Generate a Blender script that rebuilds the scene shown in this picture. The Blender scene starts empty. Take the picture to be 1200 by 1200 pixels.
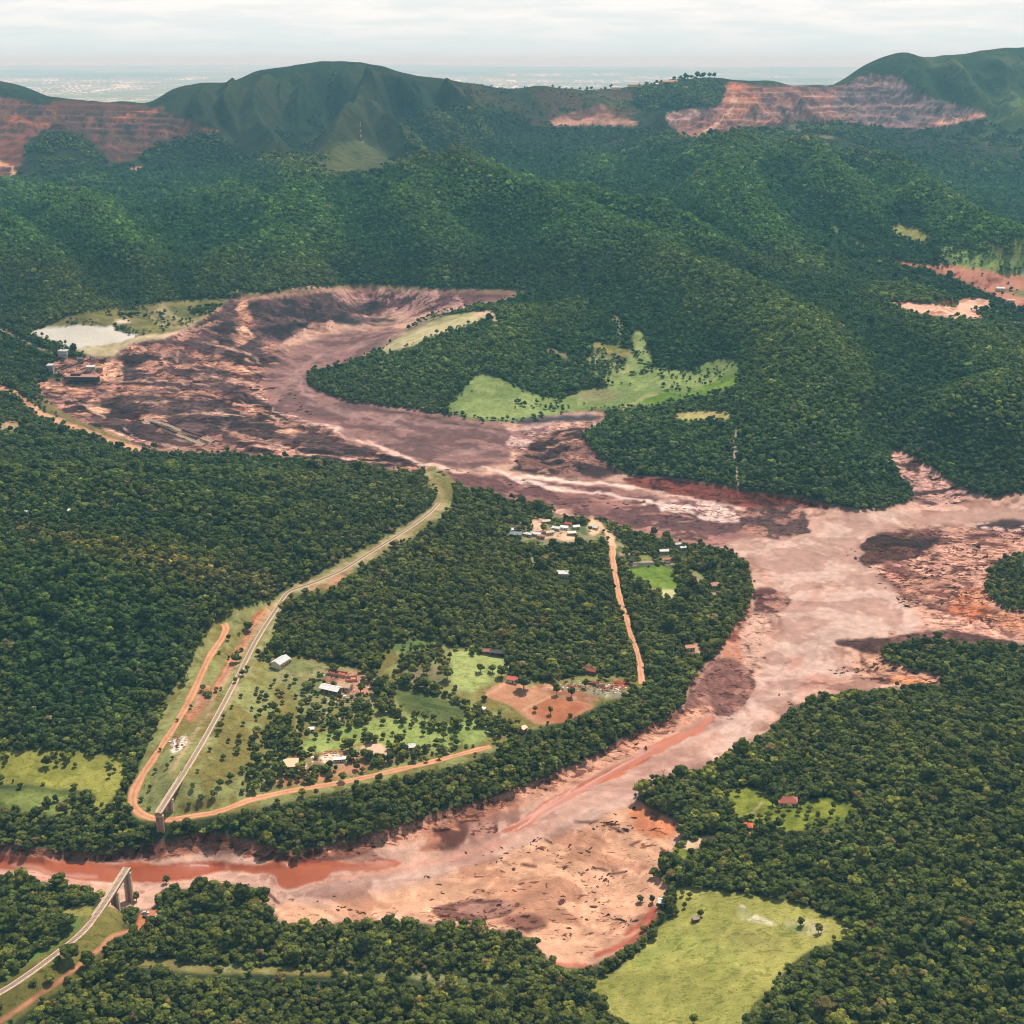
import bpy, bmesh, math, random, time
import numpy as np
T0 = time.time()
random.seed(7); rng = np.random.default_rng(7)
R = math.radians
scene = bpy.context.scene
COL = scene.collection

# ------------------------------------------------------------------ camera
H = 500.0                     # camera height above the river, metres
F = 1500.0                    # focal length in photograph pixels (1200 wide)
PITCH = math.atan(528 / F)    # horizon sits 528 px above the centre
CP, SP = math.cos(PITCH), math.sin(PITCH)
cd = bpy.data.cameras.new('camera'); cam = bpy.data.objects.new('camera', cd); COL.objects.link(cam)
cam.location = (0, 0, H); cam.rotation_euler = (math.pi / 2 - PITCH, 0, 0)
cd.sensor_width = 36; cd.lens = 36 * F / 1200; cd.clip_start = 1; cd.clip_end = 300000
scene.camera = cam

# ------------------------------------------------------------------ world: hazy daylight sky with broken cloud
SUN_EL, SUN_AZ = 58, 26       # elevation; azimuth to the right of straight ahead
w = bpy.data.worlds.new('World'); scene.world = w; w.use_nodes = True
nt = w.node_tree; nt.nodes.clear()
def N(t, **kw):
    n = nt.nodes.new(t)
    for k, v in kw.items(): setattr(n, k, v)
    return n
L = lambda a, b: nt.links.new(a, b)
sky = N('ShaderNodeTexSky', sky_type='NISHITA'); sky.sun_disc = False
sky.sun_elevation = R(SUN_EL); sky.sun_rotation = R(SUN_AZ); sky.air_density = 1.2; sky.dust_density = 2.0
tc = N('ShaderNodeTexCoord'); sx = N('ShaderNodeSeparateXYZ'); L(tc.outputs['Generated'], sx.inputs[0])
# flat cloud deck: project the direction onto a plane overhead
zz = N('ShaderNodeMath', operation='MAXIMUM'); L(sx.outputs[2], zz.inputs[0]); zz.inputs[1].default_value = 0.0
za = N('ShaderNodeMath', operation='ADD'); L(zz.outputs[0], za.inputs[0]); za.inputs[1].default_value = 0.09
dx = N('ShaderNodeMath', operation='DIVIDE'); L(sx.outputs[0], dx.inputs[0]); L(za.outputs[0], dx.inputs[1])
dy = N('ShaderNodeMath', operation='DIVIDE'); L(sx.outputs[1], dy.inputs[0]); L(za.outputs[0], dy.inputs[1])
cx = N('ShaderNodeCombineXYZ'); L(dx.outputs[0], cx.inputs[0]); L(dy.outputs[0], cx.inputs[1])
cn = N('ShaderNodeTexNoise'); cn.inputs['Scale'].default_value = 1.5; cn.inputs['Detail'].default_value = 6; cn.inputs['Roughness'].default_value = 0.6
L(cx.outputs[0], cn.inputs['Vector'])
cr = N('ShaderNodeMapRange', interpolation_type='SMOOTHSTEP'); L(cn.outputs[0], cr.inputs[0])
cr.inputs[1].default_value = 0.36; cr.inputs[2].default_value = 0.66; cr.inputs[3].default_value = 0.0; cr.inputs[4].default_value = 1.0
cm = N('ShaderNodeMix', data_type='RGBA'); L(cr.outputs[0], cm.inputs['Factor'])
cm.inputs['A'].default_value = (0.81, 0.86, 0.865, 1); cm.inputs['B'].default_value = (1.0, 0.97, 0.94, 1)
hm = N('ShaderNodeMix', data_type='RGBA'); hf = N('ShaderNodeMapRange'); L(sx.outputs[2], hf.inputs[0]); hf.inputs[1].default_value = -0.005; hf.inputs[2].default_value = 0.035
L(hf.outputs[0], hm.inputs['Factor']); hm.inputs['A'].default_value = (0.64, 0.79, 0.82, 1); L(cm.outputs['Result'], hm.inputs['B'])
bs = N('ShaderNodeBackground'); L(sky.outputs[0], bs.inputs[0]); bs.inputs[1].default_value = 0.09
bc = N('ShaderNodeBackground'); L(hm.outputs['Result'], bc.inputs[0]); bc.inputs[1].default_value = 1.0
# near the horizon the veil of cloud is closed, overhead it is broken and the blue shows through
cov = N('ShaderNodeMapRange'); L(sx.outputs[2], cov.inputs[0]); cov.inputs[1].default_value = 0.05; cov.inputs[2].default_value = 0.38
cov.inputs[3].default_value = 0.92; cov.inputs[4].default_value = 0.14
mx = N('ShaderNodeMixShader'); L(cov.outputs[0], mx.inputs[0]); L(bs.outputs[0], mx.inputs[1]); L(bc.outputs[0], mx.inputs[2])
wo = N('ShaderNodeOutputWorld'); L(mx.outputs[0], wo.inputs[0])

# ------------------------------------------------------------------ sun
sl = bpy.data.lights.new('sun', 'SUN'); so = bpy.data.objects.new('sun', sl); COL.objects.link(so)
sl.energy = 5.0; sl.angle = R(0.6); sl.color = (1.0, 0.955, 0.88)
so.rotation_euler = (-R(90 - SUN_EL), 0, -R(SUN_AZ)) ; so.location = (0, 0, 900)

scene.render.engine = 'CYCLES'; scene.cycles.filter_width = 1.05
vs = scene.view_settings; vs.view_transform = 'Standard'; vs.look = 'None'; vs.gamma = 1; vs.use_curve_mapping = False
vs.exposure = 0.14
scene.cycles.max_bounces = 5; scene.cycles.volume_bounces = 0; scene.cycles.transparent_max_bounces = 8
ALB = 0.84                    # photograph colour (linear) to surface colour

# ------------------------------------------------------------------ small helpers
def lin(c):
    c = np.asarray(c, float) / 255.0
    return np.where(c <= 0.04045, c / 12.92, ((c + 0.055) / 1.055) ** 2.4)
def tone(c):
    v = lin(c); l_ = float(v @ [.21, .72, .07]); return v * l_ ** .25 * 1.14
TAB = rng.random((512, 512)).astype(np.float32)
def vn(x, y, s, seed=0):
    """value noise, 0..1, feature size s metres"""
    x = np.asarray(x, np.float64) / s + seed * 37.17; y = np.asarray(y, np.float64) / s + seed * 91.31
    ix = np.floor(x).astype(np.int64); iy = np.floor(y).astype(np.int64)
    fx = (x - ix).astype(np.float32); fy = (y - iy).astype(np.float32)
    fx = fx * fx * (3 - 2 * fx); fy = fy * fy * (3 - 2 * fy)
    ix &= 511; iy &= 511; jx = (ix + 1) & 511; jy = (iy + 1) & 511
    a = TAB[iy, ix]; b = TAB[iy, jx]; c = TAB[jy, ix]; d = TAB[jy, jx]
    a = a + (b - a) * fx; c = c + (d - c) * fx
    return a + (c - a) * fy
def fbm(x, y, s, o=4, seed=0, g=0.5):
    t = 0; a = 1; n = 0
    for k in range(o):
        t = t + a * vn(x, y, s / 2 ** k, seed + k * 3); n += a; a *= g
    return t / n
def ridged(x, y, s, o=4, seed=0, g=0.5):
    t = 0; a = 1; n = 0
    for k in range(o):
        v = 1 - np.abs(2 * vn(x, y, s / 2 ** k, seed + k * 5) - 1); t = t + a * v * v; n += a; a *= g
    return t / n
def sstep(a, b, x):
    t = np.clip((x - a) / (b - a), 0, 1); return t * t * (3 - 2 * t)
def proj(X, Y, Z):
    dep = Y * CP - (Z - H) * SP; up = Y * SP + (Z - H) * CP
    return 600 + F * X / dep, 600 - F * up / dep
def ray(px, py):
    a = (px - 600) / F; b = (600 - py) / F
    return np.array([a, CP + b * SP, -SP + b * CP])
def at_z(px, py, z):
    d = ray(px, py); t = (z - H) / d[2]; return np.array([d[0] * t, d[1] * t, z])
def at_Y(px, py, Y):
    d = ray(px, py); t = Y / d[1]; return np.array([d[0] * t, Y, H + d[2] * t])

# ------------------------------------------------------------------ landform: control points (image x, y -> height)
PZ = '''-100 1010 1|0 1010 1|150 1020 1|250 1000 2|330 1040 1|500 1000 2|600 1060 2|700 940 3|600 980 2|850 850 4|950 780 5|980 700 6|940 650 8|1050 600 10|1200 610 9|1300 650 8|1100 700 7|1200 740 7|1350 600 12
760 1060 4|680 1120 3|420 1060 2|850 600 14|780 600 18|700 570 22|620 545 28|560 530 34|480 520 38|420 545 44|380 490 44|300 500 50|200 500 54|120 470 58|60 450 62|370 430 50|450 385 60|330 460 50|250 440 62|200 410 78|420 370 62|370 395 60|330 410 64
290 352 108|340 345 110|400 340 111|500 340 110|600 340 112|270 370 92|235 390 86|480 360 80|560 355 104|540 372 100|500 392 88|450 412 72
700 500 34|640 500 34|720 545 24|800 575 18|920 590 14|1045 530 18|1080 560 12|1150 585 11
400 985 10|250 975 12|330 995 9|150 990 8|50 985 9|-100 980 9|500 950 12|620 905 12|700 870 12|780 830 12|830 770 11|870 690 10|850 650 11|740 615 18|660 600 24|560 570 36
400 930 16|300 930 18|500 900 18|600 870 17|400 900 19|400 860 22|400 820 25|480 880 20|550 830 22|470 800 26|560 790 26|650 820 21|700 800 21|760 800 18|800 740 15|760 700 18|760 675 20|850 720 12|700 700 24|620 640 32|640 620 32|680 625 28|600 700 33|500 700 38|450 760 34|340 770 32|300 800 30|560 740 30|650 760 26
182 960 14|215 908 27|240 865 30|270 810 33|300 750 37|325 712 40|335 697 42|365 686 43|400 670 44|430 650 45|470 625 46|505 600 47|517 575 48|505 560 46|460 560 46|200 860 29|160 900 20|150 940 15|230 770 42|250 735 45|160 950 14
180 700 70|0 615 98|100 635 92|200 660 80|300 690 55|-100 600 104|150 605 70|60 600 76|250 620 64|350 640 55|100 560 66|250 580 62|400 560 50|440 600 50|380 600 54|0 540 74|-100 520 84|0 680 84|60 720 70|0 780 50|120 740 62|150 790 40|200 740 56|100 860 24|200 830 30|60 900 17|0 900 17|0 960 12|-100 800 50|-100 900 18
0 1070 12|60 1060 10|60 1120 19|0 1162 18|30 1142 19|95 1092 22|118 1064 22|120 1085 14|90 1040 5|150 1080 7|210 1080 8|250 1060 8|450 1100 11|300 1100 12|600 1110 9|640 1130 5|350 1150 14|150 1150 12|300 1200 20|0 1220 16|100 1220 15|600 1200 12|450 1250 20|-100 1250 18|200 1300 24|600 1320 20|1000 1320 34|680 1150 6
850 1120 18|720 1160 8|800 1190 14|900 1065 22|980 1090 27|920 1120 21|800 1045 11|860 1180 20|1000 1160 34|1100 1100 42|1180 1180 44|1100 1000 30|1200 1000 36|1000 1000 24|900 1000 18|1000 900 17|1100 880 22|1200 880 26|1000 830 12|1100 830 15|1200 820 16|1100 770 10|1060 800 7|900 950 15|960 950 17|880 900 10|800 940 8|780 960 6|820 985 8|860 980 12|780 1010 6|1300 1100 50|1300 900 30|1200 690 10|1300 800 18|760 925 7
650 430 60|560 400 80|500 430 66|430 450 56|380 450 50|600 470 48|560 480 42|620 485 40|600 370 104|650 350 108|700 400 80|700 440 60|740 460 52|800 440 56|860 440 58|860 460 52|800 465 48|700 475 42|740 400 82|780 380 90|690 520 34|740 500 50|800 520 46|760 550 26|860 500 58|860 560 28|950 500 64|950 560 34|900 450 74|1040 580 16|1020 540 40|1000 480 66|1060 500 36|1035 560 22|1050 460 60|1110 540 26|1150 500 58|1200 560 30|1180 520 50|1150 570 18|1250 540 44|1100 500 50|1200 450 82|1300 480 84|1050 420 82|950 400 110|880 380 108|850 350 118|1000 360 110|1100 355 100|1150 355 98|1200 340 104|1200 380 92|1120 330 104|1050 305 122|1300 350 110|1120 400 88
900 320 138|800 310 142|700 330 122|760 290 168|700 290 160|640 310 136|693 263 196|633 230 222|567 207 234|500 230 222|500 280 172|560 300 146|400 320 122|300 330 116|200 345 104|120 365 90|100 385 84|60 392 84|150 395 84|40 375 88|0 400 84|0 360 104|-100 380 110|-100 440 84|0 430 72|40 440 66|0 480 68|0 320 132|80 330 116|60 290 150|150 280 156|250 280 160|350 280 158|430 270 178|400 230 206|300 230 196|200 220 196|100 240 184|0 240 184|-100 250 190|-100 320 140|170 250 178|330 255 170|560 255 200|600 270 176
700 230 188|760 240 180|820 260 182|700 190 214|640 190 214|780 210 214|860 230 214|830 200 232|900 280 172|960 300 150|1000 270 164|940 240 204|1000 220 222|1060 250 196|1100 290 148|1060 275 156|1150 300 142|1200 310 142|1160 280 152|1200 280 158|1300 300 150|1100 240 204|960 190 240|900 320 140'''
PY = '''423 162 3930|405 172 3880|450 178 3900|75 153 4000|50 170 3980|110 172 3980|75 200 3750|0 215 3700|150 200 3850|240 155 4180|205 170 4080|290 182 4050|200 190 3950|330 190 4000|500 182 4000|570 182 4050|440 195 3830|650 165 4350|740 170 4350|600 150 4450|700 150 4650|780 150 4500|800 162 4050|860 152 4080|933 160 4060|1000 177 3960|1083 213 3760|1183 260 3400|1250 280 3300|830 175 3900|810 158 4400
185 126 4550|200 105 4650|240 95 4700|300 83 4800|350 74 4880|380 72 4920|420 72 4920|450 78 4880|480 88 4850|520 92 4800|565 100 4780|600 107 4760|640 106 4780|670 107 4850|700 104 5000|750 101 5020|800 92 5100|840 93 5100|870 97 5150|900 95 5200|960 100 5300|980 101 5350|1010 80 5400|1035 70 5420|1050 66 5440|1065 63 5450|1085 69 5500|1110 65 5600|1150 60 5700|1200 55 5800|1300 48 6000|1400 50 6100
-150 75 5200|-50 88 5100|0 95 5050|30 103 4950|60 113 4870|100 117 4820|150 120 4760|170 123 4700|0 130 4600|60 140 4450|120 150 4350|0 170 4200|160 150 4350|160 180 4100|-100 150 4500|220 140 4400|-100 200 4000
280 140 4400|333 178 4080|283 100 4700|400 115 4550|430 135 4350|480 115 4550|510 142 4300|560 170 4080|545 112 4620|330 130 4450|370 165 4150|250 140 4350|470 160 4150|600 165 4200
660 130 4750|720 140 4700|760 130 4800|800 120 4850|850 130 4800|900 135 4750|960 140 4750|1000 140 4750|1060 152 4700|1100 148 4750|1160 132 5000|1100 120 5150|1045 90 5350|950 120 4950|880 148 4500|930 145 4500|1000 150 4500|850 112 5000|1000 112 5100|1150 150 4700|1200 150 4750|1180 110 5300|1250 120 5300|1200 190 4300|1130 180 4350|1060 175 4450|1300 200 4300|1200 230 3900|1050 200 4050|1300 240 3800|1100 165 4550|980 160 4400'''
cps = []
for ln in PZ.replace('\n', '|').split('|'):
    a, b, c = map(float, ln.split()); p = at_z(a, b, c); cps.append(p)
for ln in PY.replace('\n', '|').split('|'):
    a, b, c = map(float, ln.split()); p = at_Y(a, b, c); cps.append(p)
# behind the crests the land falls to the far plain
CREST = np.array([at_Y(*map(float, l_.split())) for l_ in '''-150 75 5200|0 95 5050|60 113 4870|150 120 4760|185 126 4550|240 95 4700|300 83 4800|380 72 4920|450 78 4880|520 92 4800|600 107 4760|670 107 4850|700 104 5000|800 92 5100|900 95 5200|975 100 5350|1010 80 5400|1065 63 5450|1110 65 5600|1200 55 5800|1300 48 6000|1400 50 6100'''.split('|')])
cru = CREST[:, 0] / CREST[:, 1]
for u in np.arange(-0.75, 0.76, 0.05):
    yc = np.interp(u, cru, CREST[:, 1]); zc = np.interp(u, cru, CREST[:, 2])
    for Y, z in ((yc + 450, zc - 120), (yc + 1000, 150 + .3 * max(0, zc - 450)), (yc + 1800, 110), (9500, 80)):
        cps.append(np.array([u * Y, Y, z]))
cps = np.array(cps)
XX = np.c_[cps[:, 0] / cps[:, 1] * 1.5, np.log(cps[:, 1])]
# drop near duplicates
keep = []
for i in range(len(XX)):
    if all((XX[i, 0] - XX[j, 0]) ** 2 + (XX[i, 1] - XX[j, 1]) ** 2 > 0.010 ** 2 for j in keep): keep.append(i)
cps = cps[keep]; XX = XX[keep]
def phi(r2): return np.sqrt(r2 + 0.012 ** 2)
D2 = ((XX[:, None, :] - XX[None, :, :]) ** 2).sum(-1)
A = -phi(D2); A[np.diag_indices(len(A))] -= 0
lam = np.linalg.solve(np.block([[A - np.eye(len(A)) * -0.0008, np.ones((len(A), 1))], [np.ones((1, len(A))), np.zeros((1, 1))]]), np.r_[cps[:, 2], 0])
cu = np.linspace(-0.72, 0.72, 330); cv = np.linspace(math.log(400), math.log(9500), 420)
GU, GV = np.meshgrid(cu * 1.5, cv)
gz = np.full(GU.shape, lam[-1])
for k in range(len(XX)):
    gz -= lam[k] * phi((GU - XX[k, 0]) ** 2 + (GV - XX[k, 1]) ** 2)
def coarse(X, Y):
    u = np.clip((X / Y - cu[0]) / (cu[1] - cu[0]), 0, len(cu) - 1.001); v = np.clip((np.log(Y) - cv[0]) / (cv[1] - cv[0]), 0, len(cv) - 1.001)
    i = u.astype(int); j = v.astype(int); a = u - i; b = v - j
    return (gz[j, i] * (1 - a) + gz[j, i + 1] * a) * (1 - b) + (gz[j + 1, i] * (1 - a) + gz[j + 1, i + 1] * a) * b

# ------------------------------------------------------------------ terrain grid (fan: finer close by, coarser far away)
us = np.r_[np.linspace(-1.15, -0.52, 70)[:-1], np.linspace(-0.52, 0.52, 1161), np.linspace(0.52, 1.15, 70)[1:]]
nr = int(math.log(6400 / 440) / 0.00215)
Ys = np.r_[440 * np.exp(np.linspace(0, math.log(6400 / 440), nr)), 6400 * np.exp(np.linspace(0, math.log(90000 / 6400), 190))[1:]]
NC, NR = len(us), len(Ys)
GY = np.repeat(Ys[:, None], NC, 1); GX = us[None, :] * GY
GZ = coarse(GX, np.minimum(GY, 9400))
farm = sstep(6800, 9500, GY)
plain = 50 + 75 * fbm(GX, GY, 5200, 5, 3) + 260 * sstep(38000, 60000, GY) * fbm(GX, GY, 16000, 4, 9) ** 1.5 + 130 * sstep(9000, 16000, GY) * (fbm(GX, GY, 9000, 3, 5) - .5)
GZ = GZ * (1 - farm) + plain * farm
# gullied relief of the hills; grows with height, none on the valley floor
wx = GX + 160 * (fbm(GX, GY, 500, 2, 21) - .5); wy = GY + 160 * (fbm(GX, GY, 500, 2, 25) - .5)
tc_ = np.interp(us, cru, CREST[:, 1])[None, :]; fade_ = .12 + .88 * np.maximum(1 - sstep(-500, -60, GY - tc_), sstep(300, 700, GY - tc_))
amp_h = sstep(50, 190, GZ) * (1 - farm) * fade_
GZ = GZ + amp_h * 62 * (ridged(wx, wy * .8, 520, 4, 11, .45) - .45) + sstep(30, 110, GZ) * (1 - farm) * 16 * (fbm(wx, wy, 150, 3, 31) - .5)
# mountain front: long gullies running down the slope
mt = sstep(230, 330, GZ) * sstep(4000, 4250, GY) * (1 - farm)
gl = ridged(wx * 1.0 + 0.22 * wy, wy * .34, 340, 5, 41, .5)
GZ = GZ + mt * sstep(.9, .3, 1 - fade_) * 34 * (ridged(wx + .3 * wy, wy * .4, 120, 3, 47) - .5)
GZ = GZ + mt * 135 * (gl - .58) * np.minimum(fade_, 1 - sstep(-380, 0, GY - tc_))
def hz0(X, Y):
    v = np.interp(Y, Ys, np.arange(NR)); u = np.interp(X / Y, us, np.arange(NC)); j = np.minimum(v.astype(int), NR - 2); i = np.minimum(u.astype(int), NC - 2); a = u - i; b = v - j
    return (GZ[j, i] * (1 - a) + GZ[j, i + 1] * a) * (1 - b) + (GZ[j + 1, i] * (1 - a) + GZ[j + 1, i + 1] * a) * b
def hit_up(px, py, up):
    d = ray(px, py); t = np.arange(1200, 6300, 4.0) / d[1]; ok = hz0(d[0] * t, d[1] * t) + up > H + d[2] * t
    k = int(np.argmax(ok)) if ok.any() else int(np.interp(d[0] / d[1], cru, CREST[:, 1]) / 4.0 - 300)
    return d[0] * t[k], d[1] * t[k]
RIDGES = '''45 130|422 162|385 185|352 222|336 262|326 300
50 140|470 185|520 195|567 207|633 230|693 263|767 290|830 318|900 335
42 120|60 215|100 240|140 275|165 300|190 325
45 120|-40 245|0 265|40 290|80 320|100 345
34 110|250 215|300 240|345 260|400 290|440 320
32 100|335 284|280 290|250 310|225 334
46 130|860 150|850 190|860 230|900 262|945 285
40 110|600 215|665 235|730 250|800 265|870 285|940 302
46 120|940 160|962 200|1000 235|1045 262
36 120|600 262|660 275|720 300|790 325|860 345
40 130|1083 213|1110 245|1160 268|1220 280
34 130|800 330|860 360|930 385|980 420|1020 460
18 110|700 350|660 368|620 388|560 408|500 425
24 120|1230 430|1140 465|1090 505
28 120|1060 330|1120 382|1210 412
30 110|400 200|450 230|520 262|580 292
26 90|200 235|225 265|262 292
26 90|690 175|700 200|735 222
30 55|-60 612|0 616|60 634|110 645|200 664|270 680|325 692
20 70|-60 560|60 552|160 556|260 560|350 556
26 60|110 650|95 690|90 730|105 780
24 60|200 666|190 700|175 740|190 780
20 60|10 620|0 680|10 740|30 800
95 75|440 78|430 92|420 108|402 130|385 150|350 173
80 65|420 108|440 125|455 136|482 150|545 166
85 65|312 82|298 112|316 150|336 180
75 60|240 93|233 118|262 150
85 60|450 79|482 104|508 125|542 148
70 60|520 92|545 112|565 135
70 50|372 73|348 108|352 132
30 70|560 100|580 118|592 140
70 60|275 88|262 115|285 140
60 50|345 78|326 100|330 120
60 50|405 76|398 95|408 108
75 55|485 92|500 120|520 150
60 50|550 98|562 118|572 135
80 70|1065 64|1085 95|1122 126
75 60|1110 66|1134 92|1162 116
75 65|1165 59|1178 90|1205 118|1240 150
40 120|1000 178|1050 190|1100 205
30 90|700 104|712 122|740 138
60 160|1310 60|1290 100|1250 130'''
RB = np.zeros(GZ.shape, np.float32); ADD = np.zeros(GZ.shape)
for ln in RIDGES.split('\n'):
    q_ = ln.split('|'); A_, w_ = map(float, q_[0].split()); P_ = [hit_up(*map(float, t_.split()), A_ * (1.6 if w_ > 95 else 1.1)) for t_ in q_[1:]]
    P_ = np.array(P_); 
    for _ in range(2): a0, b0 = P_[:-1], P_[1:]; P_ = np.r_[P_[:1], np.stack([a0 * .75 + b0 * .25, a0 * .25 + b0 * .75], 1).reshape(-1, 2), P_[-1:]]
    R_ = w_ * 5; sel = np.where((GX > P_[:, 0].min() - R_) & (GX < P_[:, 0].max() + R_) & (GY > P_[:, 1].min() - R_) & (GY < P_[:, 1].max() + R_)); gx, gy = wx[sel] * .25 + GX[sel] * .75, wy[sel] * .25 + GY[sel] * .75
    best = np.full(gx.shape, 1e9); tap = np.ones(gx.shape); ns_ = len(P_) - 1
    for k_, ((ax, ay), (bx, by)) in enumerate(zip(P_[:-1], P_[1:])):
        dx, dy = bx - ax, by - ay; t = np.clip(((gx - ax) * dx + (gy - ay) * dy) / (dx * dx + dy * dy + 1e-9), 0, 1); rr_ = np.hypot(gx - ax - t * dx, gy - ay - t * dy); c_ = rr_ < best; best[c_] = rr_[c_]; q01 = (k_ + t[c_]) / ns_; tap[c_] = np.minimum(1, .7 + 1.6 * q01) * (1 - .55 * sstep(.5, 1.0, q01))
    g_ = .5 / (1 + (best / w_) ** 2) + .5 * np.exp(-best / (.7 * w_)) - .14 * np.exp(-((best - 2.0 * w_) / w_) ** 2); g_ = g_ * (1 - sstep(3.5 * w_, 5 * w_, best)); lf = sstep(24, 60, GZ[sel])
    g_ = g_ * tap; cr_ = 1 - sstep(-260, 0, gy - np.interp(gx / gy, cru, CREST[:, 1])); ADD[sel] = np.maximum(ADD[sel], A_ * (2.0 if w_ > 95 else 1.2) * g_ * lf * cr_ * (.85 + .3 * fbm(gx, gy, 90, 2, 19))); RB[sel] = np.maximum(RB[sel], g_ * lf)
GZ += ADD
print('terrain base', round(time.time() - T0, 1))

# ------------------------------------------------------------------ ground cover map, traced in the photograph and carried onto the land
S = 1.5; RX0, RY0 = -120, 30; RW, RH = int((1320 - RX0) * S), int((1300 - RY0) * S)
C1 = np.zeros((RH, RW, 3), np.float32); C2 = np.zeros((RH, RW, 3), np.float32)
COV = np.full((RH, RW), 0.5, np.float32)   # share of colour 2
SC = np.zeros((RH, RW), np.float32)        # 0 coarse patches, 1 fine specks
TREE = np.ones((RH, RW), np.float32)
REL = np.zeros((RH, RW), np.float32)       # hummock relief in metres
OFF = np.zeros((RH, RW), np.float32)       # height offset
RGH = np.full((RH, RW), 0.95, np.float32)
CLS = np.zeros((RH, RW), np.uint8)
TNT = np.zeros((RH, RW, 3), np.float32); TNT[:] = (1, 1, 1)
TER = np.zeros((RH, RW), np.float32)
MOT = np.full((RH, RW), .15, np.float32)    # dark broken crust on the mud
DEB = np.zeros((RH, RW), np.float32)      # scattered wreckage on the mud
C1[:] = lin((62, 66, 40)); C2[:] = lin((48, 58, 34))
FOREST, PASTURE, MUD, RIVER, POND, MINE, SLOPE, EARTH, ROAD, DAM, YARD = range(11)
NAMES = {FOREST: 'forest_floor', PASTURE: 'grassland', MUD: 'mudflow', RIVER: 'river_water', POND: 'pond_water', MINE: 'mine_terraces',
         SLOPE: 'mountain_slope', EARTH: 'bare_earth', ROAD: 'dirt_track', DAM: 'dam_embankment', YARD: 'mine_yard'}
def blur(m, r):
    r = int(round(r))
    if r < 1: return m
    for _ in range(2):
        for ax in (0, 1):
            c = np.cumsum(np.pad(m, [(r + 1, r) if a == ax else (0, 0) for a in (0, 1)], mode='edge'), axis=ax, dtype=np.float64)
            m = ((c[2 * r + 1:] - c[:-2 * r - 1]) if ax == 0 else (c[:, 2 * r + 1:] - c[:, :-2 * r - 1])) / (2 * r + 1)
    return m.astype(np.float32)
def parse(s): return np.array([float(v) for v in s.replace(',', ' ').split()]).reshape(-1, 2)
def smooth_poly(p, closed=True, it=1):
    for _ in range(it):
        q = np.roll(p, -1, 0) if closed else None
        if closed:
            p = np.stack([p * .78 + q * .22, p * .22 + q * .78], 1).reshape(-1, 2)
        else:
            a, b = p[:-1], p[1:]; p = np.r_[p[:1], np.stack([a * .78 + b * .22, a * .22 + b * .78], 1).reshape(-1, 2), p[-1:]]
    return p
def fillmask(p, pad):
    """even-odd fill of polygon p (raster coordinates) inside its box"""
    x0 = max(0, int(p[:, 0].min() - pad)); x1 = min(RW, int(p[:, 0].max() + pad) + 2)
    y0 = max(0, int(p[:, 1].min() - pad)); y1 = min(RH, int(p[:, 1].max() + pad) + 2)
    if x1 <= x0 or y1 <= y0: return None
    Wd = x1 - x0; m = np.zeros((y1 - y0, Wd + 1), np.int32)
    q = np.roll(p, -1, 0); ys = np.arange(y0, y1) + .5
    for (ax, ay), (bx, by) in zip(p, q):
        if ay == by: continue
        lo, hi = min(ay, by), max(ay, by)
        j0 = max(0, int(math.ceil(lo - y0 - .5))); j1 = min(len(ys), int(math.ceil(hi - y0 - .5)))
        if j1 <= j0: continue
        xx = ax + (ys[j0:j1] - ay) * (bx - ax) / (by - ay)
        k = np.clip(np.ceil(xx - x0 - .5).astype(int), 0, Wd)
        m[np.arange(j0, j1), k] += 1
    return x0, y0, (np.cumsum(m, 1)[:, :Wd] & 1).astype(np.float32)
def strokemask(p, wd, pad):
    x0 = max(0, int(p[:, 0].min() - pad)); x1 = min(RW, int(p[:, 0].max() + pad) + 2)
    y0 = max(0, int(p[:, 1].min() - pad)); y1 = min(RH, int(p[:, 1].max() + pad) + 2)
    if x1 <= x0 or y1 <= y0: return None
    m = np.zeros((y1 - y0, x1 - x0), np.float32)
    for k in range(len(p) - 1):
        (ax, ay), (bx, by) = p[k], p[k + 1]; w0 = wd[k]; w1 = wd[k + 1]; mw = max(w0, w1) + 2
        a0 = max(0, int(min(ax, bx) - mw - x0)); a1 = min(m.shape[1], int(max(ax, bx) + mw - x0) + 2)
        b0 = max(0, int(min(ay, by) - mw - y0)); b1 = min(m.shape[0], int(max(ay, by) + mw - y0) + 2)
        if a1 <= a0 or b1 <= b0: continue
        gx = np.arange(a0, a1)[None, :] + x0 + .5; gy = np.arange(b0, b1)[:, None] + y0 + .5
        dx, dy = bx - ax, by - ay; t = np.clip(((gx - ax) * dx + (gy - ay) * dy) / (dx * dx + dy * dy + 1e-9), 0, 1)
        dd = np.hypot(gx - ax - t * dx, gy - ay - t * dy)
        m[b0:b1, a0:a1] = np.maximum(m[b0:b1, a0:a1], np.clip((w0 + (w1 - w0) * t) - dd + .5, 0, 1))
    return x0, y0, m
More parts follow.
